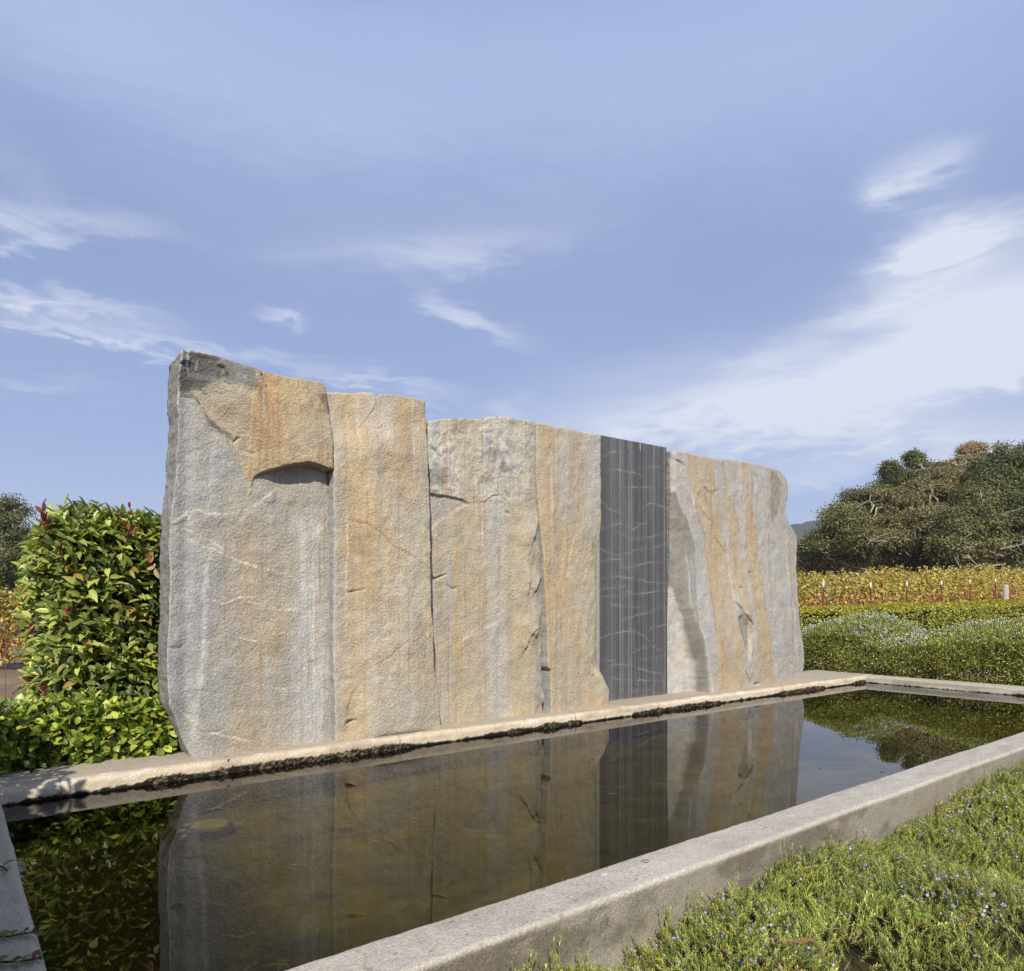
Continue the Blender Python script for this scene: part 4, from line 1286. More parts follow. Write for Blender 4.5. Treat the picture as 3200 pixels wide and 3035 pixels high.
def colour6(X, Z, D):
    y = 6.2
    c = np.ones(X.shape + (3,)) * S(192, 188, 180)
    st = streaks(X, Z, 8, 160); w = fbm(X * 1.6, Z * .9, 161, 4)
    wob = .03 * fbm(X * 5, Z * 3, 162, 3)
    def between(Lp, Rp, colr, a, soft=.018):
        nonlocal c
        l = np.array(sorted([(p[1], p[0]) for p in on(C7(Lp), y)])); r = np.array(sorted([(p[1], p[0]) for p in on(C7(Rp), y)]))
        xl_ = np.interp(Z, l[:, 0], l[:, 1]); xr_ = np.interp(Z, r[:, 0], r[:, 1])
        soft = .05; wb = wob * 1.5 + .05 * fbm(X * 6, Z * 1.2, int(xl_.mean() * 10) % 50, 4)
        k = ss(X + wb, xl_ - soft, xl_ + soft) * (1 - ss(X + wb, xr_ - soft, xr_ + soft)) * (.82 + .28 * vnoise(X * 9, Z * .8, 166))
        c = blend(c, k * a, colr)
    b1 = ([(265, 150), (310, 450), (370, 650), (400, 1000), (420, 1400), (430, 1690)], [(355, 170), (380, 350), (470, 560), (520, 800), (540, 1100), (570, 1350), (600, 1660)])
    between(*b1, S(204, 182, 142), .95)
    between([(380, 190), (385, 350), (400, 540)], [(440, 190), (452, 360), (475, 560)], S(206, 178, 126), .85)
    between([(498, 180), (510, 400), (535, 700), (548, 1000), (640, 1300), (612, 1640)], [(524, 188), (560, 430), (600, 620), (622, 800), (640, 1150), (655, 1350), (650, 1640)], S(206, 180, 126), .85)
    between([(625, 205), (640, 500), (660, 800), (680, 1200), (690, 1640)], [(648, 205), (690, 480), (720, 700), (745, 1000), (765, 1200), (790, 1400), (810, 1640)], S(204, 178, 130), .95)
    between([(600, 420), (620, 700), (640, 1000)], [(625, 420), (655, 700), (672, 1000)], S(204, 202, 198), .6)
    for ln, cc, w_ in (([(300, 400), (340, 560), (380, 680), (400, 1000), (402, 1300)], S(204, 150, 84), .022), ([(375, 340), (390, 440), (420, 560), (450, 640)], S(206, 156, 80), .030),
                       ([(625, 800), (620, 1000), (640, 1200), (650, 1400), (640, 1600)], S(206, 158, 90), .028), ([(690, 480), (715, 650), (745, 950), (770, 1250)], S(204, 152, 86), .016),
                       ([(560, 430), (590, 560), (610, 660)], S(206, 150, 84), .02), ([(430, 1350), (430, 1600)], S(206, 158, 96), .035), ([(775, 1420), (775, 1600)], S(206, 156, 92), .035),
                       ([(585, 1550), (615, 1620)], S(180, 110, 54), .012), ([(500, 200), (512, 300)], S(206, 150, 84), .02)):
        c = line(c, X, Z, on(C7(ln), y), w_, cc, .75, seed=110)
    c = line(c, X, Z, on(C7([(345, 440), (368, 505), (410, 565), (445, 670), (520, 800)]), y), .018, S(224, 190, 130), .9, seed=111)
    c = line(c, X, Z, on(C7([(525, 700), (530, 900), (542, 1090)]), y), .012, S(226, 222, 212), .8, seed=112)
    sd = sdf(X + wob * .5, Z, dk6w)
    c = blend(c, (1 - ss(sd, -.012, .012)) * (.9 + .1 * fbm(X * 9, Z * 9, 168, 3)), S(150, 145, 135))
    sd = sdf(X + wob * .4, Z, lt6)
    c = blend(c, (1 - ss(sd, -.012, .012)) * .95, S(214, 208, 198))
    fl = on(C7([(548, 1225), (560, 1195), (592, 1178), (630, 1230), (632, 1310), (612, 1400), (590, 1440), (572, 1350)]), y)
    c = blend(c, (1 - ss(sdf(X, Z, fl), -.03, .015)) * .7, S(146, 136, 116))
    c = line(c, X, Z, on(C7([(278, 760), (286, 900), (284, 1100), (300, 1200), (345, 1400), (378, 1680)]), 6.17), .010, S(226, 220, 208), .7, seed=113)
    for ln, w_ in (([(900, 850), (915, 1000), (940, 1180), (948, 1380), (960, 1500)], .016), ([(830, 930), (822, 1100), (828, 1300)], .006), ([(750, 250), (755, 330)], .006),
                   ([(160, 120), (162, 150)], .007), ([(195, 230), (196, 260)], .006), ([(850, 660), (852, 690)], .006), ([(130, 200), (112, 300)], .005), ([(265, 390), (290, 520)], .010)):
        c = line(c, X, Z, on(C7(ln), 6.28), w_, WHITE, .75, seed=114)
    rp = on(C7([(790, 238), (830, 262), (868, 330), (868, 400), (850, 500), (800, 600), (785, 500)]), 6.28)
    k = 1 - ss(sdf(X, Z, rp), -.03, .02)
    c = blend(c, k * (.5 + .8 * np.abs(fbm(X * 12, Z * 12, 165, 3))), S(150, 136, 112))
    c = blend(c, ss(-w, .0, .5) * .25, S(176, 174, 170))
    c = blend(c, ss(X, 10.2, 10.6) * .35, S(178, 174, 168))
    c = drips(c, X, Z, 406, 60, 1.4, 3.9, .55, (8.5, 10.8), .016)
    return finecol(c, X, Z, 167)


L6 = on(C7([(93, 112), (93, 900), (97, 1300), (103, 1712)]), 6.43)
L6 = [(p[0] - .012, p[1]) for p in L6]
R6 = on(C7([(798, 234), (822, 256), (848, 282), (862, 310), (869, 360), (866, 420), (850, 480), (860, 550), (878, 585), (905, 622), (938, 668), (946, 700), (938, 780), (933, 880), (934, 1000), (938, 1100), (945, 1250), (962, 1380), (972, 1480), (970, 1530), (960, 1570), (953, 1600)]), 6.40)
T6 = on(C7([(90, 112), (200, 125), (300, 150), (370, 165), (450, 178), (500, 178), (600, 192), (700, 210), (780, 228), (798, 234)]), 6.30)
slab('stone_slab', 'widest right-hand slab with ochre vertical bands and a bulging right edge', y6, L6, R6, T6, .20, .0115, relief6, colour6, side_col=S(176, 172, 166))

# ------------------------------------------------------------------ hedge of large glossy leaves, left of the slabs
def box_surface(n, x0, x1, y0, y1, z0, z1, r, faces):
    """points and outward normals on a rounded box; faces: dict of weights for -x, -y, +x, +y, +z"""
    names = list(faces); w = np.array([faces[k] for k in names], float); w /= w.sum()
    pick = rng.choice(len(names), n, p=w)
    a = rng.random(n); b_ = rng.random(n)
    P = np.zeros((n, 3)); N = np.zeros((n, 3))
    for i, k in enumerate(names):
        m = pick == i
        if k in ('-x', '+x'):
            P[m] = np.stack([np.full(m.sum(), x0 if k == '-x' else x1), y0 + a[m] * (y1 - y0), z0 + b_[m] * (z1 - z0)], 1); N[m, 0] = -1 if k == '-x' else 1
        elif k in ('-y', '+y'):
            P[m] = np.stack([x0 + a[m] * (x1 - x0), np.full(m.sum(), y0 if k == '-y' else y1), z0 + b_[m] * (z1 - z0)], 1); N[m, 1] = -1 if k == '-y' else 1
        else:
            P[m] = np.stack([x0 + a[m] * (x1 - x0), y0 + b_[m] * (y1 - y0), np.full(m.sum(), z1)], 1); N[m, 2] = 1
    # round the edges: pull towards an inner box
    lo = np.array([x0 + r, y0 + r, z0 - 9]); hi = np.array([x1 - r, y1 - r, z1 - r])
    core = np.clip(P, lo, hi); d = P - core; L = np.linalg.norm(d, axis=1, keepdims=True)
    N2 = d / np.maximum(L, 1e-6)
    P2 = core + N2 * r
    return P2, N2


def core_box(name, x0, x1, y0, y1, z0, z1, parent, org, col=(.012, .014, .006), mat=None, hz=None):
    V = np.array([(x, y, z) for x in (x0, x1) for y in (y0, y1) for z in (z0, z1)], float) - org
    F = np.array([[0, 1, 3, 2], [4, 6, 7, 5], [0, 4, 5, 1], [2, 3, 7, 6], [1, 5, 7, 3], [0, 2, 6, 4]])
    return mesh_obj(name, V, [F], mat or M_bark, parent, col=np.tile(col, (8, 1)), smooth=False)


def shrub(name, label, cat, bx, nleaf, tmpl, size, pal, wts, up=.55, depth=.22, nz=.10, rot=.6, faces=None, mat=None, core=.22, group=None, stems=40, stemcol=(.10, .05, .03), red=None, r=.3, twig=.16):
    x0, x1, y0_, y1_, z0, z1 = bx
    org = np.array([(x0 + x1) / 2, (y0_ + y1_) / 2, max(0, z0 - .05)])
    root = thing(name, label, cat, tuple(org), group)
    P, N = box_surface(nleaf, x0, x1, y0_, y1_, z0, z1, r, faces or {'-y': 3, '-x': 2, '+z': 2, '+x': 1})
    lump = .5 * fbm(P[:, 0] * 2.6 + P[:, 1], P[:, 2] * 2.6 + P[:, 1] * 2.6, 170, 3)
    dep = depth * rng.random(nleaf) ** 1.6
    P = P + N * (nz * lump * 2 - dep)[:, None] + .02 * rng.standard_normal((nleaf, 3))
    rnd = nrm(rng.standard_normal((nleaf, 3)))
    Dr = nrm(N * .55 + rnd * rot + np.array([0, 0, .20]))
    Nn = nrm(N * .6 + np.array([0, 0, up]) + rnd[:, ::-1] * .45 + .25 * np.array(sun_vec))
    sz = size * (.6 + .6 * rng.random(nleaf))
    cc = jitter_cols(nleaf, pal, wts)
    v, f, c = scatter(tmpl, P, Dr, Nn, sz, cc)
    mesh_obj('leaves', v - org, [f], mat or M_leaf, root, col=c)
    parts = []
    for _ in range(stems):
        k = rng.integers(nleaf); p1 = P[k]; p0 = p1 - N[k] * rng.uniform(.8, 2.2) * twig - np.array([rng.normal() * .05, rng.normal() * .05, rng.uniform(.4, 1.6) * twig])
        mid = (p0 + p1) / 2 + rng.standard_normal(3) * .015
        parts.append(tube([p0, mid, p1 + N[k] * .03], [.006, .004, .002], 5, stemcol))
    if parts:
        v, f, c = merge(parts); mesh_obj('twigs', v - org, [f], M_bark, root, col=c)['kind'] = 'stuff'
    if core:
        core_box('inner_branches', x0 + core, x1 - core, y0_ + core, y1_ - core, max(0, z0 - .4), z1 - core, root, org)
    if red:
        for (p, nleaf_, s_) in red:
            rp = []
            s_ = s_ * .68
            p = np.array(p)
            dd = nrm(rng.standard_normal((nleaf_, 3)) * .45 + np.array([-.05, -.25, 1.0]))
            pp = p + np.array([0, 0, 1.]) * rng.uniform(-.05, .03, (nleaf_, 1))
            rp.append(scatter(leaf_big(), pp, dd, nrm(rng.standard_normal((nleaf_, 3)) + np.array([-.4, -.8, 0])), s_ * rng.uniform(.7, 1.1, nleaf_),
                              jitter_cols(nleaf_, [S(168, 78, 86, .8), S(146, 58, 62, .78), S(172, 112, 84, .85)], [3, 2, 1.5])))
            rp.append(tube([p - np.array([.02, -.08, .12]), p - np.array([0, -.02, .05]), p], [.005, .004, .003], 5, S(130, 50, 40)))
            v, f, c = merge(rp); mesh_obj('red_shoot', v - org, [f], M_leaf, root, col=c)
    return root


G1 = [S(156, 166, 82, .95), S(128, 146, 68, .9), S(182, 188, 98, 1.0), S(94, 112, 54, .78), S(194, 190, 104, .8), S(200, 164, 96, .7)]
reds = []
for px, py, n, s in ((135, 1600, 5, .13), (145, 1640, 6, .14), (398, 1665, 6, .15), (130, 1680, 4, .12), (195, 1712, 3, .10), (110, 1782, 5, .13),
                     (215, 1905, 3, .11), (90, 1965, 3, .11), (140, 2165, 4, .13), (372, 1600, 3, .09),
                     (405, 1598, 3, .09)):
    reds.append((at(px, py, y=6.86 if px > 130 else 7.15), n, s))
shrub('broadleaf_hedge', 'tall glossy green hedge with red new shoots, left of the big slab', 'hedge', (.62, 2.2, 6.90, 8.3, .45, 2.50), 12500, leaf_big(), .122, G1, [4, 4, 3, 3, 1.2, .25],
      depth=.30, core=.27, stems=170, stemcol=S(120, 74, 56, .7), red=reds, r=.33, rot=.75)
# dried leaves caught in the hedge
pp = np.array([at(465, 1700, y=6.84), at(472, 1712, y=6.84), at(478, 1735, y=6.83), at(486, 1760, y=6.83), at(484, 1775, y=6.83), at(468, 1722, y=6.82)])
v, f, c = scatter(leaf_big(), pp, nrm(rng.standard_normal((6, 3)) * .4 + [0, 0, -1]), rng.standard_normal((6, 3)) + [0, -1, 0], .11, jitter_cols(6, [S(226, 190, 156), S(176, 120, 84)], [1, 1]))
v0 = v[0].copy(); o = mesh_obj('dead_leaves', v - v0, [f], M_leaf2, col=c); o.location = v0
tag(o, 'dry pinkish brown leaves caught in the hedge beside the big slab', 'dead leaves')

G2 = [S(162, 178, 74, .92), S(128, 152, 60, .85), S(200, 206, 96, .98), S(86, 112, 50, .66), S(206, 198, 92, .85)]
shrub('low_shrub', 'low bright green shrub spilling onto the concrete in front of the tall hedge', 'shrub', (-.35, 1.62, 6.48, 7.15, .44, .93), 5600, leaf_round(), .084, G2, [4, 4, 2.6, 2.4, .6],
      depth=.20, core=.20, stems=90, stemcol=S(120, 90, 50, .7), r=.20, faces={'-y': 4, '+z': 2.5, '-x': .6, '+x': 1.2}, mat=mat_leaf('shrub_leaf', rough=.33), rot=.8, nz=.07)

# tall shrub outside the frame on the left whose shade falls on the left rim
shrub('offview_shrub', 'leafy shrub growing along the outer side of the shaded left rim', 'shrub', (-1.35, -.34, 3.2, 6.2, .3, 2.08), 6000, leaf_big(), .11, G1, [4, 4, 3, 3, 1, .2],
      depth=.5, core=.33, stems=60, r=.30, faces={'-y': 1.2, '+x': 3, '-x': 1.5, '+z': 2})
shrub('offview_shrub', 'taller leafy shrub out of view, added to shade the left pool floor', 'shrub', (-1.7, -.40, .9, 3.1, .3, 2.95), 7000, leaf_big(), .11, G1, [4, 4, 3, 3, 1, .2],  # unseen shrub, added so its shadow darkens the left pool floor
      depth=.5, core=.33, stems=60, r=.35, faces={'-y': 1.2, '+x': 3, '-x': 1.5, '+z': 2})

# creeping sprigs on the left rim
def sprig(name, label, pts, n, size, pal, wts, z=ZR + .012):
    P = np.array([at(px, py, z=z) for px, py in pts]); o0 = P[0].copy()
    t = np.linspace(0, len(P) - 1, n); i = np.minimum(t.astype(int), len(P) - 2); fr = (t - i)[:, None]
    Q = P[i] * (1 - fr) + P[i + 1] * fr
    T = nrm(P[i + 1] - P[i]); sd = np.where(np.arange(n) % 2 == 0, 1, -1)[:, None] * np.cross(T, [0, 0, 1.])
    Dr = T * .6 + sd * .8 + np.array([0, 0, .15]) + .2 * rng.standard_normal((n, 3))
    v, f, c = scatter(leaf_round(), Q, Dr, np.tile([0, 0, 1.], (n, 1)) + .3 * rng.standard_normal((n, 3)), size * rng.uniform(.7, 1.15, n), jitter_cols(n, pal, wts))
    root = thing(name, label, 'vine sprig', tuple(o0), 'sprigs creeping over the left rim')
    mesh_obj('leaves', v - o0, [f], M_leaf, root, col=c)
    v, f, c = tube(P - o0, [.004] * len(P), 5, S(110, 70, 50)); mesh_obj('stem', v, [f], M_bark, root, col=c)


PG = [S(88, 112, 50, .7), S(120, 140, 60, .7), S(150, 70, 50, .6)]
sprig('vine_sprig', 'trailing sprig with green leaves crossing the shaded left rim, upper of two', [(-30, 2928), (30, 2926), (75, 2916), (112, 2913)], 9, .042, PG, [4, 2, 0])
sprig('vine_sprig', 'trailing sprig with a reddish tip crossing the left rim at the bottom of the view', [(-30, 3005), (20, 3006), (60, 3005), (100, 2998), (125, 2990)], 10, .040, PG, [4, 3, 1.5])
sprig('vine_sprig', 'single green leaf lying on the left rim above the two trailing sprigs', [(-10, 2707), (8, 2708), (22, 2722)], 3, .05, PG, [4, 2, 0])
# dark creeper spilling over the far left corner
n = 520
P = np.stack([rng.uniform(-.15, .85, n), rng.uniform(6.10, 6.62, n), ZR + .01 + .07 * rng.random(n)], 1)
P = P[P[:, 1] > 6.22 + .30 * P[:, 0] + .05 * np.sin(P[:, 0] * 19)]
P[:, 2] += np.maximum(P[:, 1] - 6.35, 0) * .35
n = len(P)
v, f, c = scatter(leaf_round(), P, nrm(rng.standard_normal((n, 3)) + [0, -.6, -.1]), rng.standard_normal((n, 3)) * .35 + [0, -.2, 1], .06 * rng.uniform(.7, 1.2, n), jitter_cols(n, G2, [1, 4, .3, 5, .1]) * .7)
v0 = np.array([.2, 6.5, ZR]); o = mesh_obj('creeper', v - v0, [f], M_leaf, col=c); o.location = v0
tag(o, 'dark creeper spreading over the shaded far left corner of the rim', 'creeper')
# tiny litter on the far rim
LIT = [((300, 2378), 'dry brown leaf on the far rim under the low shrub'), ((712, 2368), 'tiny curled leaf on the far rim in front of the tallest slab'),
       ((2585, 2125), 'small tan leaf on the wide far rim right of the last slab'), ((2030, 2700), 'small dry leaf on top of the near rim, middle of the view'),
       ((2745, 2398), 'small dry leaf on top of the near rim, towards the right')]
for (px, py), lab in LIT:
    p = at(px, py, z=ZR + .006)
    v, f, c = scatter(leaf_big(), np.zeros((1, 3)), np.array([[rng.normal(), rng.normal(), .05]]), np.array([[.1, .1, 1.]]), .045, np.array([S(176, 140, 96)]))
    v = v + [0, 0, .012]
    o = mesh_obj('fallen_leaf', v, [f], M_leaf2, col=c); o.location = p
    tag(o, lab, 'fallen leaf', 'dry leaves on the rims')

# ------------------------------------------------------------------ rosemary in front
RY = Y0 - WN
front = [(1100, 3080), (1661, 3033), (1754, 2990), (1820, 3000), (1883, 3015), (1944, 3000), (1968, 2960), (2045, 2926), (2069, 2890), (2126, 2849), (2198, 2809), (2263, 2770), (2328, 2760), (2400, 2705),
         (2521, 2646), (2626, 2618), (2707, 2622), (2764, 2620), (2788, 2600), (2817, 2572), (2905, 2535), (2974, 2480), (3087, 2426), (3128, 2402), (3200, 2378), (3320, 2330)]
fw = np.array([at(px, py, y=RY - .04) for px, py in front])
def ros_h(x, y):
    hb = np.interp(x, fw[:, 0], fw[:, 2]) - .055
    off = np.maximum(RY - y, 0)
    h = hb + .05 * ss(off, 0, .7)
    h = h + .065 * fbm(x * 2.4, y * 2.4, 200, 3) * ss(off, .05, .4) + .030 * fbm(x * 5.5, y * 5.5, 204, 2) * ss(off, .02, .3)
    return np.maximum(h, .03)


def in_view(P, m=60):
    xc = P[:, 0] * cy_ - P[:, 1] * sy_; dd = np.maximum(P[:, 0] * sy_ + P[:, 1] * cy_, .05)
    px = CX + FPX * xc / dd; py = HY + FPX * (CAMZ - P[:, 2]) / dd
    return px, py, (px > -m) & (px < 3200 + m) & (py > -m) & (py < 3035 + 5 * m) & (dd > .3)


def build_rosemary():
    N0 = 52000
    x = rng.uniform(.6, 10.5, N0); y = rng.uniform(-.6, RY - .015, N0)
    z = ros_h(x, y)
    P = np.stack([x, y, z], 1)
    px, py, ok = in_view(P, 220)
    bare = fbm(x * 2.2, y * 2.2, 210, 3) + .35 * fbm(x * 6, y * 6, 212, 2)
    dens = (1 - ss(bare, .30, .52) * .9) * .95
    # open, woody patch near the lower right corner
    bx, by = at(2985, 2840, z=.3)[:2]
    dens *= 1 - .85 * np.exp(-(((x - bx) / .20) ** 2 + ((y - by) / .12) ** 2))
    bx, by = at(3110, 2990, z=.3)[:2]
    dens *= 1 - .8 * np.exp(-(((x - bx) / .16) ** 2 + ((y - by) / .10) ** 2))
    dist = np.hypot(x, y)
    keep = ok & (rng.random(N0) < dens) & (rng.random(N0) < np.clip(1.15 - (dist - 3) * .09, .5, 1))
    P = P[keep]; n = len(P)
    lean = np.stack([.45 * fbm(P[:, 0] * 3, P[:, 1] * 3, 220, 2), .45 * fbm(P[:, 0] * 3 + 9, P[:, 1] * 3, 221, 2)], 1) * 1.4
    ax = nrm(np.concatenate([lean + .60 * rng.standard_normal((n, 2)), np.ones((n, 1))], 1))
    Ls = rng.uniform(.045, .10, n) * (1 + .7 * (rng.random(n) > .985))
    base = P - ax * (Ls * .65)[:, None] + np.array([0, 0, .02]) * rng.standard_normal((n, 1))
    M = 26
    k = np.tile(np.arange(M), n); si = np.repeat(np.arange(n), M)
    t = (k + rng.random(n * M)) / M
    ang = k * 2.4 + rng.random(n)[si] * 6
    A = ax[si]
    ref = nrm(np.cross(A, np.array([.3, .7, .1]))); ref2 = np.cross(A, ref)
    rad = ref * np.cos(ang)[:, None] + ref2 * np.sin(ang)[:, None]
    pos = base[si] + A * (t * Ls[si])[:, None]
    spread = (1.05 - .75 * t ** 2)[:, None]
    Dr = nrm(A * .75 + rad * spread + .12 * rng.standard_normal((n * M, 3)))
    ln = rng.uniform(.014, .024, n * M) * (1 - .35 * t ** 3)
    pal = [S(176, 186, 90, .98), S(148, 164, 76, .94), S(198, 204, 118, 1.02), S(112, 132, 62, .82), S(206, 192, 96, .98)]
    cs = jitter_cols(n, pal, [4, 4, 2.5, 2, .8], .15)
    tone = 1 + .22 * fbm(P[:, 0] * 1.6, P[:, 1] * 1.6, 225, 3)
    cc = (cs * tone[:, None])[si] * (1 + .18 * rng.standard_normal((n * M, 1))).clip(.6, 1.5)
    yel = rng.random(n * M) > .975
    cc[yel] = S(214, 186, 70, .75)
    parts = [scatter(needle(), pos, Dr, A * .6 + np.array([0, 0, .5]) - rad * .2, ln, cc, wsc=np.full(n * M, .021))]
    # stems
    tv = np.array([(-.5, 0, 0), (.5, 0, 0), (.3, 1, 0), (-.3, 1, 0)], float)
    parts.append(scatter((tv, np.array([(0, 1, 2), (0, 2, 3)])), base, ax, np.tile(-np.array([sy_, cy_, -.6]), (n, 1)), Ls * .95, np.tile(S(176, 160, 116, .7), (n, 1)), wsc=np.full(n, .0028)))
    # flowers: pale blue, two-lipped, in little groups
    dn = fbm(P[:, 0] * 2.5, P[:, 1] * 2.5, 230, 3)
    fl = P[(rng.random(n) < .13 * ss(dn, -.20, .30) + .012)]
    nf = len(fl); q = 4
    fi = np.repeat(np.arange(nf), q)
    fp_ = fl[fi] + rng.standard_normal((nf * q, 3)) * .007 + np.array([0, 0, .004])
    parts.append(scatter(leaf_quad(.42), fp_, nrm(rng.standard_normal((nf * q, 3)) + [0, -.2, .7]), rng.standard_normal((nf * q, 3)) + [-.3, -.6, .6], .0150 * rng.uniform(.7, 1.3, nf * q),
                         jitter_cols(nf * q, [S(188, 186, 232, 1.0), S(212, 210, 242, 1.0), S(160, 158, 214, .95), S(150, 124, 122, .75)], [4, 3, 2, 1.6], .08)))
    # spent brown calyxes and dry twigs
    br = P[(rng.random(n) < .22 * ss(dn, -.1, .4))]
    nb = len(br); fi = np.repeat(np.arange(nb), 5)
    parts.append(scatter(leaf_quad(.3), br[fi] + rng.standard_normal((nb * 5, 3)) * .009, nrm(rng.standard_normal((nb * 5, 3)) + [0, 0, .5]), rng.standard_normal((nb * 5, 3)), .013,
                         jitter_cols(nb * 5, [S(150, 126, 104, .7), S(120, 96, 84, .7)], [1, 1], .15)))
    tw = []
    for _ in range(420):
        x_ = rng.uniform(1.2, 8); y_ = rng.uniform(0, RY - .1); z_ = float(ros_h(np.array([x_]), np.array([y_]))[0]) - rng.uniform(.0, .05)
        a = rng.uniform(0, 6.28); L_ = rng.uniform(.04, .14)
        p0 = np.array([x_, y_, z_]); d_ = np.array([math.cos(a), math.sin(a), rng.uniform(-.1, .5)]) * L_
        tw.append(tube([p0, p0 + d_ * .5 + rng.standard_normal(3) * .008, p0 + d_], [.0028, .0022, .0012], 4, S(178, 158, 132, .8)))
    parts += tw
    for px_, py_, nn in ((1640, 3050, 5), (1755, 3010, 4), (2095, 2890, 5), (2170, 2840, 3), (2485, 2690, 4), (2700, 2640, 4), (2948, 2530, 4), (2290, 2790, 3), (1828, 3030, 3), (3090, 2440, 3)):
        b0 = at(px_, py_, y=RY - .07)
        for _ in range(nn):
            a0 = nrm(np.array([rng.normal() * .18, rng.normal() * .1, 1.0]))
            bb = b0 + np.array([rng.normal() * .018, rng.normal() * .015, -.08]); L_ = rng.uniform(.11, .19)
            M2 = 46; t_ = rng.random(M2); an = np.arange(M2) * 2.4
            r1 = nrm(np.cross(a0, [.3, .7, .1])); r2 = np.cross(a0, r1)
            rd = r1 * np.cos(an)[:, None] + r2 * np.sin(an)[:, None]
            parts.append(scatter(needle(), bb + a0 * (t_ * L_)[:, None], nrm(a0 * .8 + rd * (1 - .6 * t_ ** 2)[:, None]), a0 * .5 + rd * .1 + np.array([0, 0, .5]), .021, jitter_cols(M2, pal, [4, 3, 3, 1, .5], .15), wsc=np.full(M2, .017)))
            parts.append(tube([bb, bb + a0 * L_ * .9], [.0022, .0012], 4, S(180, 170, 120, .7)))
    v, f, c = merge(parts)
    o0 = np.array([3.5, 1.2, 0]); o = mesh_obj('rosemary', v - o0, [f], M_need, col=c); o.location = o0
    tag(o, 'flowering rosemary ground cover in front of the near pool rim', kind='stuff')
    print('rosemary sprigs', n)
    # brown litter bed under it
    bx_ = np.arange(.0, 11, .04); by_ = np.arange(-1.2, RY - .005, .04)
    BX, BY = np.meshgrid(bx_, by_, indexing='ij')
    BZ = np.maximum(ros_h(BX, BY) - .115 + .015 * fbm(BX * 10, BY * 10, 240, 3), .01)
    bc = S(70, 62, 36, .6) * (1 + .4 * fbm(BX * 12, BY * 12, 242, 3))[..., None]
    o = mesh_obj('litter_bed', np.stack([BX, BY, BZ], -1).reshape(-1, 3), [grid_faces(*BX.shape)], M_dirt, col=bc.reshape(-1, 3))
    tag(o, 'brown litter and old stems under the rosemary', kind='stuff')
build_rosemary()

# the dead orange sprig lying on the rosemary
pr = at(2475, 2960, z=.36)
k = 70; t_ = rng.random(k); a0 = nrm(np.array([1.0, -.75, .1])); L_ = .16
r1 = nrm(np.cross(a0, [0, 0, 1.])); r2 = np.cross(a0, r1); an = rng.random(k) * 6.3
rd = r1 * np.cos(an)[:, None] + r2 * np.sin(an)[:, None]
pt = [scatter(needle(.1), a0 * ((t_ - .5) * L_)[:, None], nrm(a0 + rd * .6), rd * .3 + np.array([0, 0, 1.]), .024, jitter_cols(k, [S(214, 166, 122), S(196, 142, 98)], [1, 1]), wsc=np.full(k, .017)),
      tube([a0 * -L_ * .5, a0 * L_ * .5], [.003, .002], 5, S(160, 100, 70))]
v, f, c = merge(pt); o = mesh_obj('dry_sprig', v, [f], M_need, col=c); o.location = pr + np.array([0, 0, .02])
tag(o, 'dead orange brown sprig lying on the rosemary', 'dry sprig')

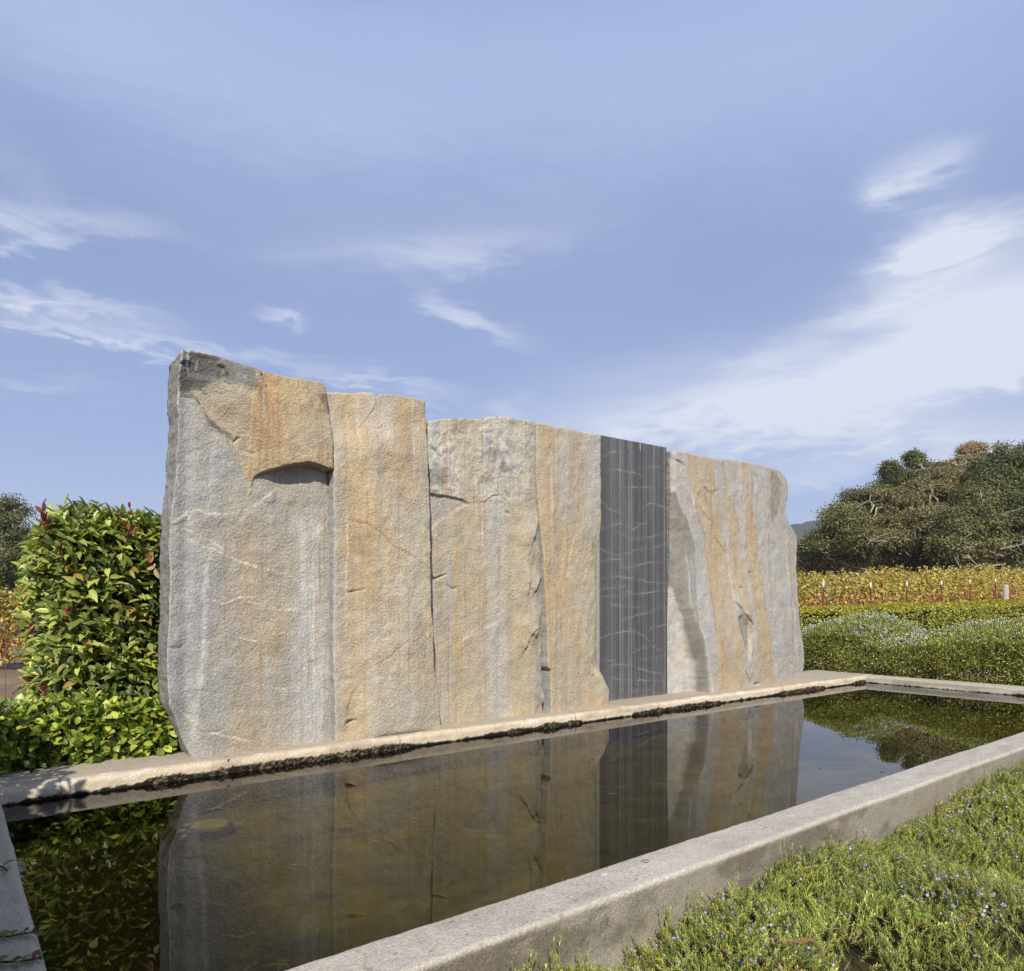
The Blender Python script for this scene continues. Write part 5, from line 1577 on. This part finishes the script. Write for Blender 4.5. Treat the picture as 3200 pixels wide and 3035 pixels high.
# ------------------------------------------------------------------ rosemary hedge beyond the right rim
def build_mid_hedge():
    yk = [at(px, py, x=13.9)[[1, 2]] for px, py in ((2440, 2020), (2505, 1985), (2560, 1958), (2620, 1932), (2700, 1918), (2770, 1938), (2850, 1985), (2930, 1972), (3050, 1948), (3200, 1940), (3400, 1940))]
    yk = np.array(sorted([tuple(q) for q in yk]))
    def top(y): return np.interp(y, yk[:, 0], yk[:, 1])
    def surf(y, s):
        """s 0..1 from the foot of the front face over the top to the back"""
        H = top(y) + .04 * fbm(y * 3, s * 5, 250, 3)
        u = np.array([0, .30, .42, .55, .75, 1.0])
        xs = np.interp(s, [0, .2, .42, .50, .60, .78, 1.0], [12.82, 12.74, 12.80, 12.98, 13.35, 14.1, 14.9]); zf = np.interp(s, u, [.42, .72, .86, .95, 1.0, .93])
        zs = np.interp(s, [0, .05, 1], [0, 1, 1]) * 0 + zf
        zf = np.interp(s, [0, .42, .50, .60, .78, 1.0], [0, .80, .88, .94, 1.0, .95])
        Zp = np.where(s < .42, .46 + (s / .42) * (H * .80 - .46), H * zf)
        bul = .10 * fbm(y * 2.2, s * 6, 252, 3)
        return xs - bul * (s < .5), Zp
    n = 76000
    y = rng.uniform(2.2, 8.6, n); s = rng.random(n)
    x, z = surf(y, s)
    x2, z2 = surf(y, s + .02)
    N = nrm(np.stack([-(z2 - z), np.zeros(n), (x2 - x)], 1))
    P = np.stack([x, y, z], 1) - N * (rng.random(n) ** 1.5 * .14)[:, None] + .012 * rng.standard_normal((n, 3))
    rnd = nrm(rng.standard_normal((n, 3)))
    Dr = nrm(N * .6 + rnd * .7 + [0, 0, .45])
    low = ss(z, 1.0, .55)
    pal = [S(176, 178, 88, .92), S(150, 156, 70, .88), S(204, 204, 118, .95), S(104, 116, 50, .75)]
    cc = jitter_cols(n, pal, [4, 4, 2, 2.5], .18)
    cc *= (1 + .22 * fbm(y * 2, z * 3, 256, 3) + .22 * fbm(y * 16, z * 3, 257, 2))[:, None]
    yg = np.exp(-((y - 7.4) / .6) ** 2 - ((z - .95) / .35) ** 2) > rng.random(n) * 1.4
    cc[yg] = jitter_cols(yg.sum(), [S(150, 168, 62, .72), S(120, 146, 52, .7), S(176, 110, 70, .6)], [4, 3, .5])
    dry = (z < .72) & (rng.random(n) < .35 * ss(fbm(y * 3, z * 5, 258, 2), -.1, .4))
    cc[dry] = S(170, 146, 124, .6)
    tri = leaf_quad(.16)
    parts = [scatter(tri, P, Dr, N + .5 * rnd[:, ::-1], rng.uniform(.03, .065, n), cc, wsc=rng.uniform(.035, .06, n))]
    # flowers on the crown, fewer on the face
    pf = np.where(s > .50, .15, np.where(s > .40, .06, .016)) * (.3 + 1.4 * ss(vnoise(y * 4, x * 4, 262), .3, .8)) * (1 + .8 * fbm(y * 3, s * 8, 260, 2))
    idx = np.where(rng.random(n) < pf)[0]
    nf = len(idx)
    parts.append(scatter(leaf_quad(.45), P[idx] + N[idx] * .05 + rng.standard_normal((nf, 3)) * .02, nrm(rng.standard_normal((nf, 3)) + [0, 0, .3]), np.array([-.6, -.6, .5]) + .4 * rng.standard_normal((nf, 3)),
                         rng.uniform(.014, .028, nf), jitter_cols(nf, [S(200, 203, 228, 1.0), S(222, 223, 240, 1.0), S(176, 180, 218, .95)], [3, 3, 1], .06)))
    # yellow flower patch on the crest
    yp = at(2655, 1925, x=13.8); m = 160
    parts.append(scatter(leaf_quad(.4), yp + rng.standard_normal((m, 3)) * [.2, .16, .06], nrm(rng.standard_normal((m, 3)) + [0, 0, .5]), rng.standard_normal((m, 3)) + [-.5, -.5, .5], .05, jitter_cols(m, [S(206, 206, 60, .85), S(180, 190, 60, .8)], [1, 1])))
    org = np.array([13.6, 5.4, 0])
    root = thing('rosemary_hedge', 'rounded rosemary hedge with pale blue flowers behind the right rim of the pool', 'hedge', tuple(org))
    v, f, c = merge(parts)
    mesh_obj('foliage', v - org, [f], M_need, root, col=c)
    tw = []
    for _ in range(260):
        y_ = rng.uniform(2.4, 8.4); p0 = np.array([12.80 + rng.uniform(-.02, .1), y_, rng.uniform(.45, .72)])
        if vnoise(y_ * 1.6, 0, 3) < .40: continue
        d_ = rng.standard_normal(3) * [.05, .11, .06]
        tw.append(tube([p0, p0 + d_ * .6, p0 + d_ + rng.standard_normal(3) * .03], [.006, .005, .003], 4, S(196, 170, 150, .75)))
    v, f, c = merge(tw); mesh_obj('bare_twigs', v - org, [f], M_bark, root, col=c)['kind'] = 'stuff'
    ys = np.linspace(2.1, 8.7, 90); s2 = np.linspace(0, 1, 24)
    YY, SS = np.meshgrid(ys, s2, indexing='ij')
    xx, zz = surf(YY, SS)
    xx = xx + .15; zz = zz - .13
    zz[:, 0] = 0
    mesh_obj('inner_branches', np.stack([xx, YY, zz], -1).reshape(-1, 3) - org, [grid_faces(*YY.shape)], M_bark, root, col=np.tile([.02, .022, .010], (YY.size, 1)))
build_mid_hedge()

# ------------------------------------------------------------------ clipped hedge of small leaves behind
def strip_hedge(name, label, path, width, zt, nleaf, leafs, pal, wts, org):
    """path: [(x, y)], zt: top heights; a clipped hedge with a flat-ish rounded top"""
    path = np.array(path, float); seg = np.linalg.norm(np.diff(path, axis=0), axis=1); cum = np.concatenate([[0], np.cumsum(seg)])
    def ev(l, s):
        x = np.interp(l, cum, path[:, 0]); y = np.interp(l, cum, path[:, 1]); h = np.interp(l, cum, zt)
        x2 = np.interp(l + .05, cum, path[:, 0]) - np.interp(l - .05, cum, path[:, 0]); y2 = np.interp(l + .05, cum, path[:, 1]) - np.interp(l - .05, cum, path[:, 1])
        L = np.hypot(x2, y2) + 1e-6; nx, ny = y2 / L, -x2 / L          # towards the camera
        g = ground_h(x, y)
        o = np.interp(s, [0, .42, .48, .55, .95, 1.0], [.5, .5, .46, .36, -.40, -.5]) * width
        zf = np.interp(s, [0, .42, .48, .55, .95, 1.0], [0, .92, .975, 1.0, 1.0, .9])
        o = o + .05 * fbm(l * 1.6, s * 7, 270, 3); zz = g * 0 + (h) * zf + .025 * fbm(l * 2, s * 4, 271, 3)
        return x + nx * o, y + ny * o, zz, nx, ny
    n = nleaf
    l = rng.uniform(0, cum[-1], n); s = rng.random(n)
    x, y, z, nx, ny = ev(l, s)
    fr = np.interp(s, [0, .42, .52, .9, 1], [1, 1, .15, 0, -.8]); up = np.interp(s, [0, .42, .52, .9, 1], [.1, .2, 1, 1, .4])
    N = nrm(np.stack([nx * fr, ny * fr, up], 1))
    P = np.stack([x, y, z], 1) - N * (.10 * rng.random(n) ** 1.5)[:, None]
    rnd = nrm(rng.standard_normal((n, 3)))
    cc = jitter_cols(n, pal, wts, .18)
    newg = (s > .46)
    cc[newg] = cc[newg] * np.array([1.25, 1.15, .9])
    v, f, c = scatter(leaf_quad(.32), P, nrm(N * .4 + rnd * .9), N * .8 + .6 * rnd[:, ::-1], rng.uniform(.7, 1.2, n) * leafs, cc)
    org = np.array(org, float)
    root = thing(name, label, 'hedge', tuple(org))
    mesh_obj('foliage', v - org, [f], M_leaf2, root, col=c)
    ll = np.linspace(0, cum[-1], 60); sg = np.linspace(0, 1, 20)
    LL, SG = np.meshgrid(ll, sg, indexing='ij')
    x, y, z, nx, ny = ev(LL, SG)
    k = np.interp(SG, [0, .45, .55, 1], [.12, .12, 0, -.1])
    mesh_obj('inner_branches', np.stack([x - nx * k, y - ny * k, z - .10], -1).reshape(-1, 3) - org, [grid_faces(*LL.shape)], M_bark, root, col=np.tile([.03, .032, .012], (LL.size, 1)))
    return root


BX = [S(190, 188, 80, .85), S(160, 166, 66, .82), S(214, 208, 100, .9), S(120, 130, 52, .7)]
hp = [(2440, 17.4, 1902), (2560, 17.2, 1900), (2700, 16.8, 1895), (2830, 17.2, 1888), (2960, 18.4, 1886), (3045, 19.2, 1885), (3110, 19.6, 1878), (3172, 20.0, 1878)]
path = [tuple(at(px, 1900, depth=d)[:2]) for px, d, py in hp]; zt = [at(px, py, depth=d)[2] for px, d, py in hp]
strip_hedge('clipped_hedge', 'yellow green clipped hedge between the rosemary hedge and the grapevines', path, 1.1, zt, 42000, .05, BX, [4, 4, 2, 2], (path[3][0], path[3][1], 0))
# nearer return of the same hedge line, seen as a darker corner
hp = [(2835, 16.4, 1893), (2880, 15.6, 1895), (2960, 15.6, 1892), (3050, 16.0, 1890)]

# ------------------------------------------------------------------ grapevines and trellis posts
VP = [S(204, 186, 92, .92), S(178, 174, 84, .88), S(222, 190, 104, .92), S(216, 164, 92, .88), S(196, 134, 86, .8), S(146, 152, 74, .75), S(164, 118, 84, .7)]
def vine_row(label, pts, z0f, n, group=None, top_jit=.20, leafs=.11, wts=(4, 3.5, 2.5, 1.6, 1.2, 1.6, .8)):
    """pts: [(px, depth, top py)] along the row"""
    A = np.array([at(px, 1900, depth=d)[:2] for px, d, _ in pts]); ZT = np.array([at(px, py, depth=d)[2] for px, d, py in pts])
    seg = np.linalg.norm(np.diff(A, axis=0), axis=1); cum = np.concatenate([[0], np.cumsum(seg)])
    l = rng.uniform(0, cum[-1], n)
    x = np.interp(l, cum, A[:, 0]); y = np.interp(l, cum, A[:, 1]); zt = np.interp(l, cum, ZT)
    zt = zt + top_jit * fbm(l * 1.6, l * 0, 300, 3) * 1.8 + .34 * np.maximum(fbm(l * 6, l * 0 + 3, 301, 2), 0)
    g = ground_h(x, y)
    h = rng.random(n) ** .8
    zb = g + z0f
    z = zb + (zt - zb) * h
    wd = .38 * (1 - .35 * h) * (.7 + .5 * fbm(l * 1.1, h * 3, 303, 2))
    th = rng.standard_normal(n) * .5
    P = np.stack([x + th * wd * .9 * sy_, y + th * wd * .9 * cy_, z], 1) + .05 * rng.standard_normal((n, 3))
    rnd = nrm(rng.standard_normal((n, 3)))
    N = nrm(rnd + np.array([-.5 * sy_, -.5 * cy_, .4]) - np.sign(th)[:, None] * 0)
    pal = np.array(VP)
    # tops yellow-green, lower leaves turning orange and brown
    w_top = np.array([4, 4, 2.2, .7, .2, 2.0, .2]); w_low = np.array([1.8, 1.4, 2, 2.6, 2.4, .9, 2.6])
    u = rng.random(n); cl = h + .25 * fbm(l * .9, h * 2, 305, 2) > .5 + .25 * (u - .5)
    keep_ = rng.random(n) < (.35 + .9 * ss(fbm(l * 2.2, h * 5, 309, 3), -.35, .15))
    cc = np.empty((n, 3)); cc[cl] = jitter_cols(cl.sum(), VP, w_top); cc[~cl] = jitter_cols((~cl).sum(), VP, w_low)
    v, f, c = scatter(leaf_small(), P, nrm(rnd[:, ::-1] + [0, 0, -.35]), N, rng.uniform(.7, 1.25, n) * leafs * keep_, cc, wsc=rng.uniform(.9, 1.5, n) * leafs * keep_)
    org = np.array([A[:, 0].mean(), A[:, 1].mean(), float(ground_h(A[:, 0].mean(), A[:, 1].mean()))])
    root = thing('grapevine_row', label, 'grapevines', tuple(org), group)
    mesh_obj('foliage', v - org, [f], M_leaf2, root, col=c)
    dirv = np.array([A[-1, 0] - A[0, 0], A[-1, 1] - A[0, 1], 0]); dirv /= np.linalg.norm(dirv)
    for L_ in np.arange(.6, cum[-1], 1.5):
        q = np.array([np.interp(L_, cum, A[:, 0]), np.interp(L_, cum, A[:, 1])]); gz = float(ground_h(q[0], q[1]))
        b0 = np.array([q[0], q[1], gz - .05])
        tr = [tube([b0, b0 + [.03, .02, .5], b0 + [-.02, .02, 1.08]], [.045, .035, .03], 6, S(96, 78, 64, .6))]
        for s in (-1, 1):
            tr.append(tube([b0 + [-.02, .02, 1.0], b0 + [-.02, .02, 1.08] + dirv * .7 * s], [.025, .012], 5, S(96, 78, 64, .6)))
        v, f, c = merge(tr); mesh_obj('vine_trunk', v - org, [f], M_bark, root, col=c)
    tr = []
    for _ in range(int(n / 60)):
        k = rng.integers(n); d_ = rng.standard_normal(3) * [.2, .2, .18]
        tr.append(tube([P[k], P[k] + d_ * .5, P[k] + d_], [.006, .005, .003], 4, S(150, 106, 76, .6)))
    v, f, c = merge(tr); mesh_obj('canes', v - org, [f], M_bark, root, col=c)['kind'] = 'stuff'
    return root


vine_row('yellowing grapevine row nearest the clipped hedge, along the trellis posts', [(2440, 23.5, 1803), (2600, 24.5, 1802), (2720, 26, 1798), (2834, 28, 1800), (2942, 30.5, 1793), (3031, 33.5, 1790), (3111, 37, 1785), (3230, 41, 1780)], .50, 24000)
vine_row('second grapevine row just behind the front one, topped with taller yellow shoots', [(2440, 27.0, 1806), (2680, 30, 1795), (2850, 33, 1795), (3000, 37, 1785), (3260, 46, 1780)], .55, 16000, top_jit=.22)
vine_row('third grapevine row, farthest from the pool, below the oaks', [(2440, 31.0, 1808), (2700, 35, 1800), (2950, 41, 1792), (3300, 52, 1783)], .55, 11000)

# dark end vine at the right edge of the view
POSTS = [(2573, 1818, 22.9, 'leftmost trellis post, right beside the last slab'), (2721, 1821, 25.2, 'second trellis post from the slabs'), (2834, 1818, 27.2, 'third trellis post from the slabs'),
         (2942, 1816, 29.6, 'fourth trellis post from the slabs'), (3031, 1812, 32.4, 'fifth trellis post, over the hedge end'), (3111, 1809, 35.6, 'sixth trellis post, next to the thick wooden post')]
def tpost():
    root = thing('trellis_post', 'x', 'post', (0, 0, 0), 'metal trellis posts along the vine row')
    V = []; F = []
    def bar(x0, x1, y0, y1, z0, z1):
        o = len(V)
        for x in (x0, x1):
            for y in (y0, y1):
                for z in (z0, z1): V.append((x, y, z))
        for q in ([0, 1, 3, 2], [4, 6, 7, 5], [0, 4, 5, 1], [2, 3, 7, 6], [1, 5, 7, 3], [0, 2, 6, 4]): F.append([o + k for k in q])
    bar(-.026, .026, -.006, .006, -.1, 1.70); bar(-.006, .006, .0061, .045, -.1, 1.70)
    for z in np.arange(.1, 1.65, .12): bar(-.008, .008, -.014, -.0061, z, z + .03)
    a = mesh_obj('shaft', np.array(V, float), [np.array(F)], M_paint, root, col=np.tile(S(120, 50, 40, .75), (len(V), 1)), smooth=False)
    V.clear(); F.clear()
    bar(-.028, .028, -.007, .007, 1.70, 1.90); bar(-.007, .007, .0071, .046, 1.70, 1.90)
    for z in (1.74, 1.84): bar(-.009, .009, -.015, -.0071, z, z + .03)
    mesh_obj('painted_tip', np.array(V, float), [np.array(F)], M_paint, root, col=np.tile(S(236, 236, 236, .9), (len(V), 1)), smooth=False)
    return root
tp0 = tpost()
for i, (px, py, d, lab) in enumerate(POSTS):
    if i == 0: r = tp0; kids = None
    else:
        r = tp0.copy(); C.objects.link(r)
        for ch in list(tp0.children):
            k = ch.copy(); C.objects.link(k); k.parent = r
    t = at(px, py, depth=d)
    r.location = (t[0], t[1], t[2] - 1.9); r.rotation_euler = (0, 0, D2R(-YAW - 10))
    r['label'] = 'red metal post, white tip, ' + lab
# thick wooden end post
t = at(3144, 1828, depth=23.5); b0 = at(3146, 1905, depth=23.5); gz = float(ground_h(t[0], t[1]))
v, f, c = tube([(0, 0, -.1), (0, 0, .6), (.0, .01, t[2] - gz - .04), (-.02, .01, t[2] - gz)], [.095, .092, .085, .055], 12, S(186, 182, 168, .8))
o = mesh_obj('wooden_post', v, [f], M_bark, col=c); o.location = (t[0], t[1], gz)
tag(o, 'thick pale weathered wooden end post at the right end of the vines', 'post')

# vines left, behind the broadleaf hedge
vine_row('orange and yellow grapevines seen left of the tall broadleaf hedge', [(-400, 17.5, 1858), (-150, 18.3, 1850), (120, 19, 1848), (420, 20, 1850)], .18, 11000, leafs=.12)
# thin wire trellis stake left
t = at(17, 1860, depth=12.0)
v, f, c = tube([(0, 0, -.1), (0, 0, 1.6)], [.006, .006], 6, S(120, 80, 60))
o = mesh_obj('wire_stake', v, [f], M_paint, col=c); o.location = (t[0], t[1], 0)
tag(o, 'thin rusty stake standing on the dirt left of the broadleaf hedge', 'stake')

# ------------------------------------------------------------------ trees
OAK = [S(142, 140, 84, .8), S(120, 122, 70, .75), S(162, 156, 98, .8), S(96, 102, 58, .7), S(160, 142, 96, .75)]
BRN = [S(158, 146, 98, .8), S(138, 130, 84, .75), S(174, 152, 108, .8), S(110, 108, 68, .7)]
DRK = [S(112, 118, 68, .72), S(92, 100, 58, .68), S(130, 132, 78, .75)]
ORG = [S(196, 172, 130, .9), S(184, 160, 116, .88), S(164, 150, 104, .8)]


def oak(label, blobs, depth, base_px, pal, wts, nleaf, leafs=.20, name='oak_tree', limbs=9, trunk_r=.32, barkc=(186, 176, 150), group=None, low=None, porous=0.0, clump_r=.85, mat=None):
    """blobs: crown lobes as (px, py, rx px, rz px, depth offset)"""
    FS = 2.25
    depth *= FS; leafs *= 1.35; nleaf = int(nleaf * 3.3); clump_r *= FS * .85; trunk_r *= FS * .8
    blobs = [(a_, b_, c_, d_, e_ * FS) for a_, b_, c_, d_, e_ in blobs]
    b = at(base_px, 1880, depth=depth); gz = float(ground_h(b[0], b[1]))
    org = np.array([b[0], b[1], gz])
    root = thing(name, label, 'tree', tuple(org), group)
    cls = []
    for px, py, rx, rz, dd in blobs:
        c0 = at(px, py, depth=depth + dd); s = (depth + dd) / FPX
        k = max(5, int(rx * rz * s * s * 6.0 / (clump_r ** 2)))
        u = nrm(rng.standard_normal((k, 3)))
        u = u[(u[:, 0] * sy_ + u[:, 1] * cy_) < .5]
        rr = rng.uniform(.45, 1.0, (len(u), 1))
        R = np.array([rx * s, rx * s * .85, rz * s])
        cl = c0 + u * R * rr
        cls.append(np.concatenate([cl, u], 1))
    cl = np.concatenate(cls)
    m = cl[:, 2] > gz + .8
    cl = cl[m]; nc = len(cl)
    cr = clump_r * rng.uniform(.6, 1.6, nc)
    w = cr ** 2; w /= w.sum()
    ci = rng.choice(nc, nleaf, p=w)
    u = nrm(rng.standard_normal((nleaf, 3)))
    u[:, 2] = u[:, 2] * .8 + .12
    q = rng.random(nleaf) ** .5 * (1 + .35 * rng.standard_normal(nleaf).clip(-1, 1.8) * .6)
    P = cl[ci, :3] + u * (cr[ci] * q)[:, None] * np.array([1, 1, .72])
    rnd = nrm(rng.standard_normal((nleaf, 3)))
    N = nrm(u * .8 + cl[ci, 3:] * .35 + rnd * .45 + [0, 0, .2])
    cc = jitter_cols(nleaf, pal, wts, .2) * (1 + .16 * rng.standard_normal(nc)[ci])[:, None].clip(.6, 1.5)
    v, f, c = scatter(leaf_quad(.42), P, nrm(rnd[:, ::-1] + u * .4), N, leafs * rng.uniform(.6, 1.25, nleaf), cc, wsc=leafs * rng.uniform(.8, 1.4, nleaf))
    mesh_obj('crown', v - org, [f], mat or M_tree, root, col=c * .92)
    tr = []
    top = cl[:, :3].mean(0); top[2] = gz + (top[2] - gz) * .55
    base = org - np.array([0, 0, .2])
    tc = S(*barkc, .75)
    fork = base + (top - base) * .55 + np.array([.2, .1, 0])
    tr.append(tube([base, base + (fork - base) * .5 + [.12, -.06, 0], fork], [trunk_r * 1.25, trunk_r, trunk_r * .8], 9, tc))
    far = rng.choice(nc, min(limbs, nc), replace=False)
    for k in far:
        e = cl[k, :3]; m1 = fork + (e - fork) * .35 + rng.standard_normal(3) * .7 + [0, 0, .6]; m2 = fork + (e - fork) * .72 + rng.standard_normal(3) * .8 + [0, 0, .5]
        r_ = trunk_r * rng.uniform(.32, .5)
        tr.append(tube([fork - [0, 0, .2], m1, m2, e], [r_, r_ * .75, r_ * .5, r_ * .2], 6, tc))
        for _ in range(3):
            s0 = m1 + (m2 - m1) * rng.random(); e2 = s0 + nrm(rng.standard_normal(3) + (e - fork) * .3) * rng.uniform(.7, 1.6)
            tr.append(tube([s0, (s0 + e2) / 2 + rng.standard_normal(3) * .18, e2], [r_ * .38, r_ * .26, r_ * .1], 5, tc))
    # pale lichened limbs that show through at the crown's surface
    for k in rng.choice(nc, min(int(limbs * 1.6), nc), replace=False):
        e = cl[k, :3] - np.array([sy_, cy_, 0]) * cr[k] * .75
        m1 = fork + (e - fork) * .4 + rng.standard_normal(3) * .7; m2 = fork + (e - fork) * .75 - np.array([sy_, cy_, 0]) * .6 + rng.standard_normal(3) * .8
        ctl = np.array([fork, m1, m2, (m2 + e) / 2 + rng.standard_normal(3) * .7, e])
        tt = np.linspace(0, 4, 15); ii = np.minimum(tt.astype(int), 3); ff = (tt - ii)[:, None]
        crv = ctl[ii] * (1 - ff) + ctl[ii + 1] * ff + rng.standard_normal((15, 3)) * .16; crv[0] = fork
        tr.append(tube(crv, np.linspace(.20, .04, 15), 6, tc))
        for q_ in (9, 11, 13):
            s0 = crv[q_]; e2 = s0 + rng.standard_normal(3) * [1.3, 1.3, .9]
            tr.append(tube([s0, (s0 + e2) / 2 + rng.standard_normal(3) * .25, e2, e2 + rng.standard_normal(3) * .4], [.08, .06, .04, .02], 5, tc))
    v, f, c = merge(tr); mesh_obj('trunk', v - org, [f], M_bark, root, col=c)
    return root


C8 = lambda a, b: (2400 + a * .4796, 1350 + b * .4797)
def B(a, b, rx, rz, dd=0):
    p = C8(a, b); return (p[0], p[1], rx * .4796, rz * .4797, dd)


oak('low olive oak at the left end of the wood, beside the last slab', [B(250, 780, 70, 80), B(225, 870, 80, 60, -1), B(340, 820, 110, 100, 1), B(165, 870, 50, 50, 1)], 46, 2500, OAK, [4, 4, 1.5, 3, .5], 12000)
oak('broad olive oak with pale arching limbs, second from the left of the wood', [B(490, 570, 120, 135), B(365, 700, 80, 100, -1), B(560, 690, 150, 150, -2), B(640, 500, 120, 140, 1), B(460, 790, 190, 120, 0), B(660, 420, 75, 80, 0)],
    44, 2690, OAK, [4, 3.5, 2.5, 2.5, 1], 24000, limbs=12, trunk_r=.34)
oak('taller oak with a two-lobed dark top behind the broad olive oak', [B(790, 225, 22, 45, 3), B(935, 195, 60, 42, 3), B(860, 380, 130, 110, 3), B(1000, 330, 70, 70, 4), B(1075, 250, 50, 50, 5)], 50, 2820, DRK + OAK[:2], [3, 2, 2, 2, 2], 15000, limbs=6, clump_r=.75)
oak('brownish mossy oak in the middle of the wood with many bare twigs', [B(900, 520, 170, 150), B(1090, 420, 180, 150, 1), B(820, 700, 150, 160, -1), B(1040, 650, 180, 170, -2), B(1180, 310, 110, 90, 2), B(960, 820, 160, 90, 0)],
    45, 2900, BRN + OAK[:1], [4, 3, 2, 2, 2], 27000, limbs=18, trunk_r=.3)
oak('sparse tree with orange autumn leaves poking over the top of the wood', [B(1300, 160, 85, 75, 9), B(1210, 210, 60, 45, 8), B(1345, 130, 60, 50, 9)], 52, 3020, ORG, [3, 2, 1], 5500, name='autumn_tree', clump_r=.6, leafs=.2, limbs=7, trunk_r=.2)
oak('dark dense oak at the right edge of the view, tallest of the wood', [B(1560, 250, 200, 165), B(1440, 420, 190, 170, -1), B(1640, 480, 220, 220, -2), B(1400, 230, 75, 95, 2), B(1800, 300, 200, 220, 1), B(1620, 140, 80, 60, 1), B(1560, 700, 200, 160, -2)],
    43, 3150, DRK + OAK[:2], [3, 3, 2, 2, 2], 30000, limbs=12, trunk_r=.4)
oak('green oak with drooping branches between the brown oak and the dark oak', [B(1290, 600, 150, 150, -2), B(1220, 740, 150, 140, -3), B(1390, 680, 130, 130, -3), B(1330, 470, 110, 100, -1)], 42, 3030, OAK, [4, 4, 1.5, 2.5, .6], 17000, limbs=10)
oak('dark undergrowth oak in the shade at the foot of the wood', [B(520, 860, 260, 70, 6), B(900, 880, 300, 70, 6), B(1350, 860, 330, 90, 6), B(760, 800, 220, 110, 7), B(1150, 820, 220, 110, 7), B(1600, 850, 200, 100, 5), B(330, 850, 160, 80, 5), B(700, 700, 180, 110, 8), B(1200, 700, 200, 110, 8), B(1500, 700, 200, 120, 8)], 50, 2960, DRK, [2, 3, 1], 26000, limbs=3, trunk_r=.25)
# two pale trunks standing between vines and wood
for (px, lab) in ((2896, 'left of two slim pale trunks standing below the brown oak'), (2903, 'right of two slim pale trunks standing below the brown oak')):
    pass
oak('grey green oak behind the vines at the left edge of the view', [(60, 1640, 75, 85, 0), (10, 1620, 60, 60, 1), (0, 1740, 110, 90, -1), (-90, 1680, 110, 120, 0), (60, 1780, 90, 90, 1), (-20, 1840, 130, 50, 1)], 38, -30, DRK + OAK[:2], [3, 3, 2, 1.5, 1], 17000, limbs=8, leafs=.16, clump_r=.6)

# ------------------------------------------------------------------ air
hz = bpy.data.materials.new('haze'); hz.use_nodes = True
ht = hz.node_tree; ht.nodes.clear(); hb = NB(ht)
pv = hb.node('ShaderNodeVolumePrincipled', inp={'Color': (.82, .89, 1.0, 1), 'Density': .00016, 'Anisotropy': 0.0})
ho = hb.node('ShaderNodeOutputMaterial'); ht.links.new(pv.outputs[0], ho.inputs['Volume'])
xs_ = (-2600, 3100); zs_ = (-3.0, 240.0)
V = [(x, y, z) for x in xs_ for y in xs_ for z in zs_]
o = mesh_obj('haze', V, [np.array([[0, 1, 3, 2], [4, 6, 7, 5], [0, 4, 5, 1], [2, 3, 7, 6], [1, 5, 7, 3], [0, 2, 6, 4]])], hz, smooth=False)
o['kind'] = 'stuff'
print('scene built')
